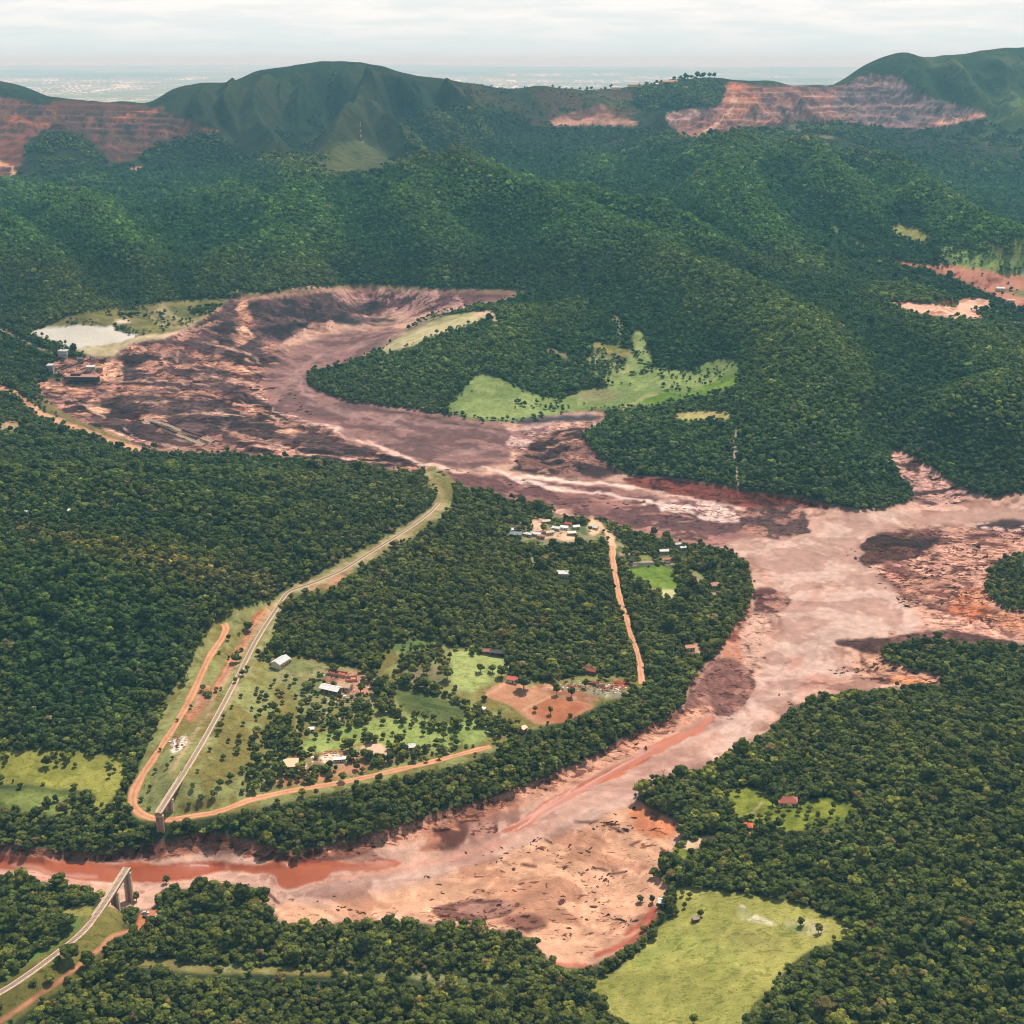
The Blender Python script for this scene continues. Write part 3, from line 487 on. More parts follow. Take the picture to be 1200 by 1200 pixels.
# rail cutting: red scars and pale chalky spill
paint('305 712 314 718 298 742 278 775 262 800 248 830 240 850 240 830 250 800 268 768 288 735', (184, 104, 78), (152, 134, 92), .4, .4, f=1.5)
paint('294 738 300 742 284 768 272 786 268 780 280 758', (172, 72, 50), (186, 96, 68), .35, .5, rel=.8, f=1)
paint('236 800 248 805 240 830 225 848 215 842 228 820', (214, 158, 128), (190, 130, 96), .4, .4, f=1.5)
paint('206 865 218 860 222 868 212 878 200 885 198 878', (236, 218, 196), (190, 170, 130), .4, .5, f=1)
# pitch, village clearings
paint('690 615 700 606 720 614 735 640 730 660 780 652 800 648 796 664 733 662 722 650 712 636 690 640 640 640 595 640 592 622 620 612 640 600 655 606 670 616', (150, 140, 100), (104, 114, 68), .55, .5, EARTH, .62, f=1.5)
paint('617 652 640 650 648 658 625 662', (150, 146, 94), f=1, tree=0, cls=PASTURE); paint('690 605 703 612 706 622 695 630 688 620', (220, 182, 142), f=1, tree=0, cls=EARTH)
paint('622 608 640 606 644 612 632 620 640 628 660 620 676 628 672 634 640 632 622 628', (216, 178, 146), (170, 136, 110), .4, .5, f=1, tree=0, cls=EARTH)
paint('733 665 786 663 790 676 796 690 770 692 745 684 736 676', (128, 150, 60), (114, 138, 52), .4, .3, PASTURE, 0, f=.6)
paint('768 691 794 691 793 702 780 703', (196, 190, 132), (150, 156, 90), .3, f=.7, tree=0, cls=EARTH)
paint('735 660 788 659', (214, 182, 156), stroke=2.2, f=.4, tree=0, cls=EARTH); paint('728 650 760 646', (214, 172, 140), stroke=3, f=.6, tree=0, cls=EARTH)
paint('748 651 760 650 765 656 750 658', (144, 144, 76), f=.6, tree=0, cls=PASTURE)
paint('806 668 820 670 830 680 815 684', (140, 150, 84), (160, 140, 110), .4, f=1.5, tree=.4)
paint('800 760 812 752 825 758 820 770', (196, 150, 120), f=1.5, tree=.3)
# left lower pasture and scrub
paint('-120 885 0 880 70 878 148 886 150 900 140 925 126 945 110 956 104 945 115 930 80 925 30 920 0 918 -120 920', (162, 156, 74), (144, 142, 64), .5, .4, PASTURE, .05, f=1.5)
paint('0 922 80 928 100 940 80 960 30 950 0 945 -120 940', tree=.42, cls=PASTURE, c1=(138, 146, 76), c2=(112, 122, 62), mot=.5, f=3)
paint('40 850 90 830 150 800 180 830 170 860 120 872 60 868', tree=.93, c1=(120, 130, 66), c2=(98, 110, 58), tint=(1.35, 1.35, .9), f=6)
paint('135 805 160 795 165 820 140 835', tint=(1.7, 1.7, 1.0), f=5); paint('30 880 35 840 60 850 50 875', tint=(1.3, 1.3, .9), f=5)
# dead, brown trees along the ridge and other brownish stands
paint('25 620 60 632 110 645 150 655 200 665 260 680 325 692', tint=(1.9, 1.25, 1.35), stroke=[10, 16, 22, 26, 20], f=6)
paint('100 800 180 790 230 740 260 710', tint=(1.5, 1.15, 1.15), stroke=[20, 30, 20], f=10, a=.6); paint('60 850 200 860', tint=(1.35, 1.1, 1.1), stroke=14, f=6)
paint('300 570 420 560 490 575', tint=(1.35, 1.1, 1.05), stroke=20, f=10); paint('420 680 470 660 500 640', tint=(1.4, 1.15, 1.15), stroke=24, f=10)
paint('880 395 960 375 1060 345 1000 330', tint=(1.4, 1.12, 1.1), stroke=30, f=14); paint('560 215 690 240 800 300', tint=(1.25, 1.15, 1.0), stroke=14, f=8)
paint('700 560 760 520 950 520', tint=(1.0, 1.05, .95), stroke=40, f=12)
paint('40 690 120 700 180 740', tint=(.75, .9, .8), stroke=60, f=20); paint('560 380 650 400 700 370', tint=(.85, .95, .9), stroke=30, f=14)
# tracks and cut ways through the woods
paint('-60 445 0 455 18 460 32 474 50 486 80 498 115 511 150 524 165 528', (206, 156, 122), (180, 130, 100), .3, .3, ROAD, 0, stroke=[9, 8, 6], f=.8)
paint('40 468 60 478 80 492 110 503 150 518', (136, 120, 72), stroke=[8, 5], tree=0, cls=PASTURE, f=1)
paint('0 495 15 492 30 497 10 508 0 512', (150, 146, 92), (190, 150, 116), .4, f=1, tree=0, cls=PASTURE); paint('-40 382 0 384 30 400 58 412', (170, 150, 118), stroke=3, tree=0, f=.8, cls=ROAD)
paint('333 700 350 690 372 686 392 676 412 660 440 645 470 628 500 610 516 598 524 582 520 566 508 558', (150, 146, 96), (130, 120, 68), .5, .5, PASTURE, 0, stroke=[12, 26, 18, 20, 24], f=1.2)
paint('362 690 385 686 400 676 412 668', (200, 142, 108), (160, 120, 90), .4, stroke=[4, 8, 4], f=1)
paint('700 612 714 628 719 645 716 660', (220, 176, 140), (196, 150, 116), .3, .4, ROAD, 0, stroke=[3, 9, 4], f=.7)
paint('150 950 110 1120', stroke=2)
paint('-120 1190 -40 1175 0 1152 40 1124 80 1096 112 1062 128 1062 150 1072 148 1086 118 1122 80 1154 30 1188 0 1215 -120 1280', (136, 126, 66), (118, 110, 56), .5, .5, PASTURE, .04, f=1.2)
paint('-60 1178 0 1150 50 1112 90 1080', (122, 150, 72), stroke=10, f=3, a=.8)
paint('70 1068 90 1060 112 1062 108 1072 80 1078', (156, 146, 76), (190, 130, 96), .35, f=1.5, cls=PASTURE, tree=.1)
paint('128 1123 180 1124 250 1129 330 1133 400 1137 480 1140 476 1145 380 1144 250 1141 150 1134', (152, 150, 98), (144, 130, 74), .5, .4, PASTURE, .02, f=1)
paint('510 1142 520 1146 512 1152 505 1147', (176, 160, 120), tree=0, f=1)
paint('165 1066 195 1066 185 1075 175 1080 166 1090 155 1095 160 1080', (196, 122, 84), (176, 104, 70), .3, .4, EARTH, 0, f=.8)
paint('-20 1210 20 1185 60 1157 95 1130 118 1112 128 1098 150 1092', (206, 142, 104), (176, 120, 88), .3, .4, ROAD, 0, stroke=[6, 5, 4], f=.7)
# --- right bank: big pasture and the homestead clearing
paint('690 1146 712 1141 745 1118 764 1100 776 1085 792 1070 786 1048 800 1037 850 1044 920 1054 960 1069 990 1080 996 1092 988 1103 960 1109 935 1122 915 1142 908 1158 885 1175 872 1194 862 1205 850 1300 735 1300 738 1200 715 1188 700 1172', (170, 162, 86), (154, 150, 76), .5, .4, PASTURE, 0, rel=.3, f=1)
paint('840 1095 880 1085 930 1100 920 1112 870 1112', (140, 134, 78), f=8, a=.55); paint('750 1130 800 1100 860 1125', (146, 160, 78), stroke=16, f=8, a=.5)
paint('862 1062 872 1060 884 1072 900 1078 914 1086 900 1084 880 1080 866 1076', (210, 194, 160), (160, 156, 100), .5, .8, f=.8); paint('915 1082 945 1078 975 1086 955 1096 925 1094', (196, 180, 146), (150, 156, 92), .5, .7, f=3, a=.7)
paint('846 925 862 921 902 929 912 942 940 936 975 934 1004 943 1008 956 976 966 935 974 905 976 880 966 858 956 850 940', (144, 148, 58), (120, 126, 46), .45, .5, PASTURE, .10, f=1.2)
paint('892 941 886 948 878 955', (176, 160, 110), stroke=2.5, f=.5); paint('898 870 902 900 905 925', (110, 130, 62), stroke=7, tree=.25, f=1.5)
paint('796 985 812 982 832 978 846 980 836 988 808 996 798 994', (214, 180, 142), (180, 150, 116), .3, .3, EARTH, 0, f=.8); paint('858 975 885 972 890 978 865 984', (190, 140, 112), (110, 120, 60), .4, f=1.5, tree=.1, cls=EARTH)
paint('788 990 802 995 806 1006 795 1010', (138, 144, 58), f=1.2, tree=.1, cls=PASTURE)

# --- tree groups and hedges in the farmland
for s, v in (('312 850 325 838 345 842 352 860 358 872 345 882 320 880 312 868', 1), ('308 762 325 757 331 767 312 778', 1), ('560 815 575 832 600 846 616 850 600 866 575 862 556 850 543 838', 1), ('462 768 480 757 520 760 528 775 512 790 490 778 470 785', .55),
             ('438 800 455 795 465 805 458 818 445 818', .9), ('372 790 385 795 380 806 370 800', .6), ('395 828 430 822 436 840 405 838', .6), ('355 905 380 900 400 905 395 918 360 918', .5), ('295 900 320 890 335 905 320 930 290 940 280 930', .7), ('440 822 452 815 472 832 470 842 448 836', .9), ('600 770 615 768 620 800 600 796', .9), ('360 770 440 785 440 795 400 786 365 782', .6)):
    paint(s, tree=v, cls=FOREST if v > .8 else None, f=.8)
paint('468 797 490 803 520 812 545 826 565 834', tree=1, stroke=11, f=.5); paint('470 842 490 846 520 852 548 848', tree=.9, stroke=9, f=.5); paint('390 848 425 846', tree=.7, stroke=5, f=.5)
paint('455 872 475 868 480 880 462 884', tree=.9); paint('440 895 500 885 560 872', tree=.45, stroke=8, f=.6); paint('555 750 575 760 560 772 540 756', tree=.8)
paint('345 790 440 790 440 860 350 850', tree=.16, f=8, a=.8)
paint('340 898 352 890 362 896 350 905', (216, 188, 150), f=.8, cls=EARTH, tree=0); paint('372 886 392 882 406 888 400 894 380 897', (226, 200, 170), (206, 176, 146), .4, f=.8, cls=EARTH, tree=0)
paint('420 876 440 870 456 878 452 888 430 882', (220, 182, 152), (196, 146, 112), .4, .5, f=.8, cls=EARTH, tree=0); paint('332 888 370 885 400 880 420 873 445 870', (176, 92, 60), stroke=1.8, f=.4)
paint('312 912 350 905 390 905 440 892 430 902 390 914 340 922', (206, 142, 104), (180, 120, 88), .4, .5, f=1.5, cls=EARTH)
paint('350 860 345 840 362 818 366 800 372 780', (168, 158, 108), stroke=1.6, f=.5)
# --- wreckage
paint('560 1012 640 985 700 962 745 940 790 962 800 972 785 1000 768 1030 788 1037 766 1070 762 1087 715 1121 670 1134 640 1120 612 1091 555 1086 540 1060', deb=.5, f=5)
paint('480 1050 540 1000 600 985 560 1080 500 1078', deb=.25, f=6); paint('320 1060 400 1045 480 1050 480 1078 330 1080', deb=.2, f=4)
paint('985 640 1060 620 1200 615 1320 620 1320 745 1180 740 1080 735 1040 690', deb=.9, f=4); paint('1041 528 1080 541 1110 564 1145 582 1100 592 1070 588 1060 562', deb=.8, f=3)
paint('1000 765 1040 765 1060 784 1100 790 1100 804 1020 806 960 815 900 850 880 840 940 800', deb=.6, f=3); paint('850 740 880 720 900 760 880 800 850 790', deb=.4, f=4)
paint('60 440 200 420 290 400 320 440 400 510 440 540 300 530 150 515', deb=.35, f=6); paint('350 1000 500 965 620 930 760 870', deb=.5, stroke=14, f=3)
paint('600 505 700 490 728 556 600 552', deb=.4, f=4); paint('520 560 620 575 740 600 850 615', deb=.18, stroke=24, f=6)

for s, v in (('1004 640 1040 622 1100 616 1200 614 1320 616 1320 745 1200 750 1130 745 1085 735 1060 705 1030 680', .5), ('1041 528 1080 541 1110 564 1145 582 1100 592 1070 588 1060 562', .5), ('600 505 700 485 728 556 600 552', .5), ('283 352 400 341 606 344 540 360 480 372 405 374 332 402 300 397', .5),
             ('520 560 620 575 740 600 850 615 860 640 740 621 600 585', .35), ('728 557 850 571 975 593 965 600 860 592 740 572', .5), ('500 1060 650 1050 660 1095 500 1090', .45), ('1000 765 1040 765 1060 784 1100 790 1100 804 1020 806', .5), ('850 770 890 690 930 700 905 740 880 790 870 840 800 850', .4), ('560 1012 640 985 700 962 790 962 785 1000 768 1030 766 1070 690 1134 612 1091 540 1078', .28)):
    paint(s, mot=v, f=4)
paint('-120 992 60 1002 150 1003 240 984 330 1004 400 994 470 976 540 954 600 934 700 890 800 838', mot=.5, stroke=20, f=3)
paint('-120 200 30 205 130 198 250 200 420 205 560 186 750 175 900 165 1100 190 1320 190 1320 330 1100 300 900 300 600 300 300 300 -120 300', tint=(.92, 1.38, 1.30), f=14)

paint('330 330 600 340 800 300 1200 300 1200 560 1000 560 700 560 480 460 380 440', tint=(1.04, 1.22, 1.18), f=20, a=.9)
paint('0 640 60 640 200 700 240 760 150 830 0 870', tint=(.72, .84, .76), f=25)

paint('1110 300 1150 312 1200 322 1320 326 1320 342 1200 338 1140 328', (150, 160, 92), (110, 128, 68), .45, .6, PASTURE, .2, f=1.5)

paint('350 1044 430 1026 520 1008 600 984', (214, 150, 122), stroke=[3, 5, 3], f=1.5, a=.6)

paint('326 706 312 722 296 742 276 775 256 808 238 840 222 868 208 890 200 905', (196, 158, 122), (160, 136, 98), .35, .5, stroke=[7, 7, 5, 4], f=1, a=.85)
paint('318 706 300 728 282 752 264 782 248 812', (204, 150, 110), (176, 112, 82), .4, .5, stroke=[2, 3, 2], f=.6)
paint('335 706 322 730 302 765 282 800 262 835 244 868 226 898', (190, 166, 126), (150, 140, 92), .5, .5, stroke=[3, 5, 3], f=1, a=.6)
paint('500 560 516 575 520 590 505 604 470 628 430 652 400 668 375 682 345 690', (186, 160, 120), (160, 140, 96), .45, .5, stroke=[10, 9, 10, 10, 8], f=1, a=.8)
paint('1095 284 1130 290 1180 300 1320 306 1320 340 1240 338 1180 332 1140 324 1110 306', (146, 160, 90), (112, 134, 70), .45, .6, PASTURE, .12, f=1.5)
paint('1090 308 1140 314 1190 324 1320 330 1320 380 1240 372 1190 362 1172 350 1150 340 1120 326', (204, 138, 112), (166, 100, 80), .4, .45, EARTH, .03, f=1)
paint('1160 338 1210 340 1320 350 1320 358 1210 352', (138, 130, 90), (120, 116, 76), .45, .6, f=1.5)
paint('1040 355 1062 353 1092 356 1122 361 1150 368 1152 374 1140 375 1100 372 1066 365', (220, 170, 142), (182, 120, 96), .35, .5, EARTH, 0, f=.8)
paint('1122 349 1158 349 1160 360 1147 364 1122 364', (224, 176, 148), (192, 136, 108), .3, .3, EARTH, 0, f=.7)

# yards kept open in front of the houses
for hx, hy, hr in ((329, 782, 11), (392, 814, 13), (404, 810, 8), (398, 796, 12), (341, 902, 10), (480, 881, 7), (398, 895, 7), (603, 626, 9), (620, 631, 7), (630, 632, 7), (645, 629, 6), (656, 624, 9), (668, 619, 6), (676, 623, 5), (697, 623, 6), (641, 616, 6), (670, 631, 6), (635, 634, 6), (661, 679, 10), (778, 651, 7), (785, 661, 7), (795, 643, 5), (801, 647, 5), (582, 771, 11), (570, 769, 6), (601, 801, 7), (691, 792, 8), (613, 860, 5), (923, 946, 13), (876, 974, 7), (838, 692, 7), (808, 764, 7), (75, 421, 9), (60, 442, 6), (98, 452, 20), (777, 1063, 6)):
    paint([(hx - hr, hy - 2), (hx - hr * .7, hy - 5), (hx + hr * .7, hy - 5), (hx + hr, hy - 2), (hx + hr * .8, hy + 5), (hx, hy + 6), (hx - hr * .8, hy + 5)], tree=0, f=.5)
for k in range(9): paint([(466 + k * 5, 812 + k * 2.2), (500 + k * 6, 822 + k * 1.6), (516 + k * 4, 832 + k * 1.6)], (84, 100, 50), stroke=1.1, f=.3, a=.7)

for s in ('850 104 900 108 960 112 1010 110', '845 118 900 122 960 126 1040 122 1090 126', '840 130 890 134 950 134 1020 134 1110 136', '1000 100 1040 98 1070 104', '860 140 900 142', '1010 146 1070 147'):
    paint(s, (214, 168, 150), stroke=[.8, 1.6, .8], f=.4, a=.8)
for s in ('850 111 905 115 960 119 1040 116 1080 118', '985 106 1050 104', '845 125 905 128 960 130 1040 129 1100 131', '870 136 960 138 1050 141'):
    paint(s, (78, 58, 62), stroke=[.8, 1.8, .8], f=.4, a=.8)
for s in ('-20 138 60 134 120 140 200 141', '60 146 120 150 200 148 235 150', '110 158 160 160 200 158', '120 170 150 172 185 168', '-20 160 30 158'):
    paint(s, (150, 96, 82), stroke=[.8, 1.4, .8], f=.4, a=.8)
paint('820 158 850 140 865 120 855 100', (222, 176, 146), stroke=[3, 2, 1.5], f=.6); paint('850 96 858 108 868 112 872 100', (206, 124, 90), f=1)
paint('283 352 330 345 400 341 440 344', (206, 150, 128), stroke=1.6, f=.4); paint('296 384 330 388 350 382 400 374', (50, 36, 42), stroke=[2, 4, 2], f=.8)
for s in ('150 480 200 486 260 500 320 512', '120 500 170 508 220 514', '230 452 290 462 330 480', '80 470 120 474 160 486', '250 420 300 416 330 410', '190 424 240 418 270 420'):
    paint(s, (54, 38, 44), stroke=[1.5, 4.5, 2], f=.8, a=.85)

paint('742 388 752 384 764 420 770 434 745 440 728 432 740 412', tree=.38, f=1.5)
paint('690 412 715 420 735 432 720 440 700 445 690 430', (150, 154, 96), (126, 136, 80), .5, .5, PASTURE, .16, f=3)
paint('480 1138 560 1142 610 1150 600 1158 540 1152 480 1148', (150, 148, 98), (128, 132, 78), .5, .5, PASTURE, .12, f=2)

print('map painted', round(time.time() - T0, 1))
# ------------------------------------------------------------------ carry the map onto the land
PX, PY_ = proj(GX, GY, GZ)
def look(arr, px, py, near=False):
    u = np.clip((px - RX0) * S - .5, 0, RW - 1.01); v = np.clip((py - RY0) * S - .5, 0, RH - 1.01)
    if near: return arr[np.round(v).astype(int), np.round(u).astype(int)]
    i = u.astype(int); j = v.astype(int); a = (u - i).astype(np.float32); b = (v - j).astype(np.float32)
    if arr.ndim == 3: a = a[..., None]; b = b[..., None]
    return (arr[j, i] * (1 - a) + arr[j, i + 1] * a) * (1 - b) + (arr[j + 1, i] * (1 - a) + arr[j + 1, i + 1] * a) * b
near = GY < 7000
GZ0 = GZ.copy()
GZ = GZ + near * look(OFF, PX, PY_)
tm = look(TER, PX, PY_) * near
stp = 17.0; q = GZ / stp + .35 * fbm(GX, GY, 400, 2, 77); fr = q - np.floor(q)
GZ = GZ + tm * stp * .8 * (sstep(.55, 1.0, fr) - fr + .2)
rel = look(REL, PX, PY_) * near
GZ = GZ + rel * (2.3 * (fbm(wx, wy * .8, 46, 3, 51) - .5) + 1.0 * (ridged(GX + 20 * fbm(GX, GY, 40, 2, 55), GY, 22, 3, 53) - .5))
def hz(X, Y):
    X = np.asarray(X, float); Y = np.asarray(Y, float)
    v = np.interp(Y, Ys, np.arange(NR)); u = np.interp(X / Y, us, np.arange(NC))
    j = np.minimum(v.astype(int), NR - 2); i = np.minimum(u.astype(int), NC - 2); a = u - i; b = v - j
    return (GZ[j, i] * (1 - a) + GZ[j, i + 1] * a) * (1 - b) + (GZ[j + 1, i] * (1 - a) + GZ[j + 1, i + 1] * a) * b
def hit(px, py):
    """where the sight line through image point (px, py) meets the ground"""
    d = ray(px, py); t = np.arange(450, 6500, 2.5) / d[1]
    X, Y, Z = d[0] * t, d[1] * t, H + d[2] * t
    ok = (hz(X, Y) > Z); k = int(np.argmax(ok)) if ok.any() else len(t) - 1
    t0 = t[max(k - 1, 0)]; t1 = t[k]
    for _ in range(20):
        tm_ = (t0 + t1) / 2
        if hz(d[0] * tm_, d[1] * tm_) > H + d[2] * tm_: t1 = tm_
        else: t0 = tm_
    X, Y = d[0] * t1, d[1] * t1
    return np.array([X, Y, float(hz(X, Y))])
def mpp(p):     # metres per photograph pixel at point p
    return (p[1] * CP - (p[2] - H) * SP) / F
def resample(P, step):
    P = np.asarray(P, float); s = np.r_[0, np.cumsum(np.linalg.norm(np.diff(P[:, :2], axis=0), axis=1))]
    n = max(2, int(s[-1] / step)); q = np.linspace(0, s[-1], n)
    return np.stack([np.interp(q, s, P[:, k]) for k in range(3)], 1)
def catmull(P, k=6):
    P = np.asarray(P, float); Q = np.vstack([2 * P[0] - P[1], P, 2 * P[-1] - P[-2]]); out = []
    for i in range(1, len(Q) - 2):
        p0, p1, p2, p3 = Q[i - 1:i + 3]
        for t in np.linspace(0, 1, k, endpoint=False):
            out.append(.5 * ((2 * p1) + (-p0 + p2) * t + (2 * p0 - 5 * p1 + 4 * p2 - p3) * t * t + (-p0 + 3 * p1 - 3 * p2 + p3) * t ** 3))
    out.append(P[-1]); return np.array(out)
def carve(P, half, blend):
    """level the ground across a road or track bed and batter it into the land on both sides"""
    P = resample(P, 4)
    x0, x1 = P[:, 0].min() - blend - half, P[:, 0].max() + blend + half; y0, y1 = P[:, 1].min() - blend - half, P[:, 1].max() + blend + half
    sel = np.where((GX > x0) & (GX < x1) & (GY > y0) & (GY < y1)); gx = GX[sel]; gy = GY[sel]
    best = np.full(gx.shape, 1e9); bz = np.zeros(gx.shape)
    for k in range(len(P) - 1):
        a, b = P[k], P[k + 1]; mxd = half + blend + 3
        m = (gx > min(a[0], b[0]) - mxd) & (gx < max(a[0], b[0]) + mxd) & (gy > min(a[1], b[1]) - mxd) & (gy < max(a[1], b[1]) + mxd)
        if not m.any(): continue
        X = gx[m]; Y = gy[m]; d = b - a; t = np.clip(((X - a[0]) * d[0] + (Y - a[1]) * d[1]) / (d[0] ** 2 + d[1] ** 2 + 1e-9), 0, 1)
        r = np.hypot(X - a[0] - t * d[0], Y - a[1] - t * d[1]); z = a[2] + t * d[2]
        bb = best[m]; zz_ = bz[m]; c = r < bb; bb[c] = r[c]; zz_[c] = z[c]; best[m] = bb; bz[m] = zz_
    w_ = 1 - sstep(half, half + blend, best); w_[best > 1e8] = 0
    GZ[sel] = GZ[sel] * (1 - w_) + bz * w_
def line_on_ground(pts, smooth=9, step=6, wave=0.0):
    P = np.array([hit(a, b) for a, b in parse(pts)]); P = resample(catmull(P), step)
    P[:, 2] = hz(P[:, 0], P[:, 1]); k = np.ones(smooth) / smooth
    P[:, 2] = np.convolve(np.pad(P[:, 2], smooth // 2, mode='edge'), k, 'valid'); return P
# railway: two stretches, with the span over the river gone
def rail_line(s): return resample(catmull([at_z(*map(float, t.split())) for t in s.split('|')]), 5)
RAIL_FAR = rail_line('185.5 953 27|200 930 27.6|215 907 28|240 865 30|270 810 33.5|300 751 37|325 712 40|338 694 42|365 684 43|400 669 44|430 650 45|470 625 46|500 604 47|515 588 47.5|519 574 48|512 562 48|503 555 47')
RAIL_NEAR = rail_line('149 1017 25|140 1031 24.6|120 1062 24|97 1092 22.5|60 1122 20.5|30 1144 19.5|0 1163 19|-60 1192 18|-140 1215 18')
ROADS = {}
for nm, s, wdt in (('dirt_road', '262 729 265 738 258 752 244 772 226 812 205 850 184 882 165 912 156 932 157 946 166 955 185 961 205 961 228 956 250 951 275 944 300 936 350 925 400 917 450 906 500 894 540 884 575 875', 6.0),
                   ('dirt_road', '718 640 719 660 722 678 726 700 733 722 740 745 747 765 750 780 752 802', 5.0)):
    ROADS.setdefault(nm, []).append((line_on_ground(s), wdt))
def k_at(L_, py): return int(np.argmin(np.abs(proj(L_[:, 0], L_[:, 1], L_[:, 2])[1] - py)))
carve(RAIL_FAR[k_at(RAIL_FAR, 906):], 5.0, 16); carve(RAIL_NEAR[k_at(RAIL_NEAR, 1068):], 5.0, 14)
for nm in ROADS:
    for P, wdt in ROADS[nm]: carve(P, wdt * .75, 9)

print('carved', round(time.time() - T0, 1))

PX, PY_ = proj(GX, GY, GZ)
jx = (fbm(GX, GY, 16, 3, 61) - .5); jy = (fbm(GX, GY, 16, 3, 67) - .5)
pw = PX + jx * 7; ph = PY_ + jy * 4.5
mudf = blur(((CLS == MUD) | (CLS == YARD) | (CLS == MINE) | (CLS == RIVER)).astype(np.float32), 7); mw = sstep(.8, 1.0, look(mudf, PX, PY_))
pw = pw + mw * (26 * (fbm(GX, GY, 70, 4, 221, .6) - .5)); ph = ph + mw * (13 * (fbm(GX, GY, 70, 4, 223, .6) - .5))
pw = pw + mw * 11 * (fbm(GX, GY, 20, 3, 231, .6) - .5); ph = ph + mw * 7 * (fbm(GX, GY, 20, 3, 233, .6) - .5)
c1 = look(C1, pw, ph); c2 = look(C2, pw, ph); cov_ = look(COV, pw, ph); sc_ = look(SC, pw, ph); cls_ = look(CLS, PX + jx * 7, PY_ + jy * 4.5, True); rgh = look(RGH, pw, ph); mot = np.where(look(CLS, PX, PY_, True) == PASTURE, .38, look(MOT, pw, ph)); mot = np.where((look(CLS, PX, PY_, True) == SLOPE) & near, .5, np.where(near, mot, 0))
far_ = sstep(2600, 4200, GY)
n1 = fbm(wx, wy, 42, 4, 71); n2 = fbm(GX, GY, 9, 3, 73); n3 = fbm(wx, wy, 130, 5, 75)
n = (n1 * (1 - sc_) + n2 * sc_) * (1 - far_) + n3 * far_
mudlike = ((cls_ == MUD) | (cls_ == YARD) | (cls_ == MINE)).astype(np.float32)
ww = 46 * (fbm(GX, GY, 55, 2, 201) - .5); wv = 46 * (fbm(GX, GY, 55, 2, 203) - .5)
n4 = fbm(GX * .8 + ww, GY + wv, 26, 4, 205, .62)
n = n * (1 - mudlike * .75) + n4 * mudlike * .75
th = .5 + (.5 - cov_) * .42; sh_ = .075 - .045 * mudlike
t = sstep(th - sh_, th + sh_, n)[..., None]
C = c1 * (1 - t) + c2 * t
yd = ((cls_ == YARD) * sstep(.42, .66, fbm(GX + ww, GY * 1.6 + wv, 75, 3, 241)) * .38)[..., None]; C = C * (1 - yd) + tone((132, 94, 90)) * yd
C *= (1 + mudlike * (.35 + 2.2 * np.minimum(mot, .5)) * (fbm(GX + ww, GY + wv, 8, 3, 207, .6) - .5))[..., None]
C *= (1 + .30 * (fbm(GX, GY, 5, 2, 79) - .5) * (1 - far_) + .22 * (n3 - .5) + .2 * (fbm(GX, GY, 24, 2, 81) - .5))[..., None]
# weather-worn strata in the mine faces; relief shading painted on the mountain ribs as lighter colour
st = (fbm(GX * .15, GZ * 40, 160, 3, 83) - .5)
C *= (1 + .7 * tm * st)[..., None]
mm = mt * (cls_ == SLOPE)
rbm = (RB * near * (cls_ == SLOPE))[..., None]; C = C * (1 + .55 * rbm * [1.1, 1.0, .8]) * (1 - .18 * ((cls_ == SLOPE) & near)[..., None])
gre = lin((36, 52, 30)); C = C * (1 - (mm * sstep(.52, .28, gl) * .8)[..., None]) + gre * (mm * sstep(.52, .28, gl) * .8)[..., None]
wtr = ((cls_ == POND) | (cls_ == RIVER))[..., None]; C = np.where(wtr, C * .25 + c1 * .75, C)
# the far plain: fields, woods and towns, too far off to tell houses apart
pn = fbm(GX, GY, 2600, 5, 85); town = sstep(.38, .52, fbm(GX, GY, 7000, 3, 87)); sp = sstep(.5, .85, vn(GX * 13, GY, 650, 91)) * sstep(.42, .6, fbm(GX * 2, GY, 2500, 3, 93))
pc = lin((110, 120, 92)) * (1 - sstep(.4, .6, pn))[..., None] + lin((136, 140, 112)) * sstep(.4, .6, pn)[..., None]
pc = pc * (1 - (town * .25)[..., None]) + lin((150, 140, 120)) * (town * .25)[..., None]
spk = (sp * (.15 + .85 * town))[..., None]; pc = pc * (1 - spk) + lin((240, 226, 214)) * spk
fp = sstep(6300, 7000, GY)[..., None]; C = C * (1 - fp) + pc * fp
C = np.clip(C * ALB, 0.004, 0.85).astype(np.float32)
rgh = rgh * near + .95 * (~near)
cls_ = np.where(near, cls_, 100)

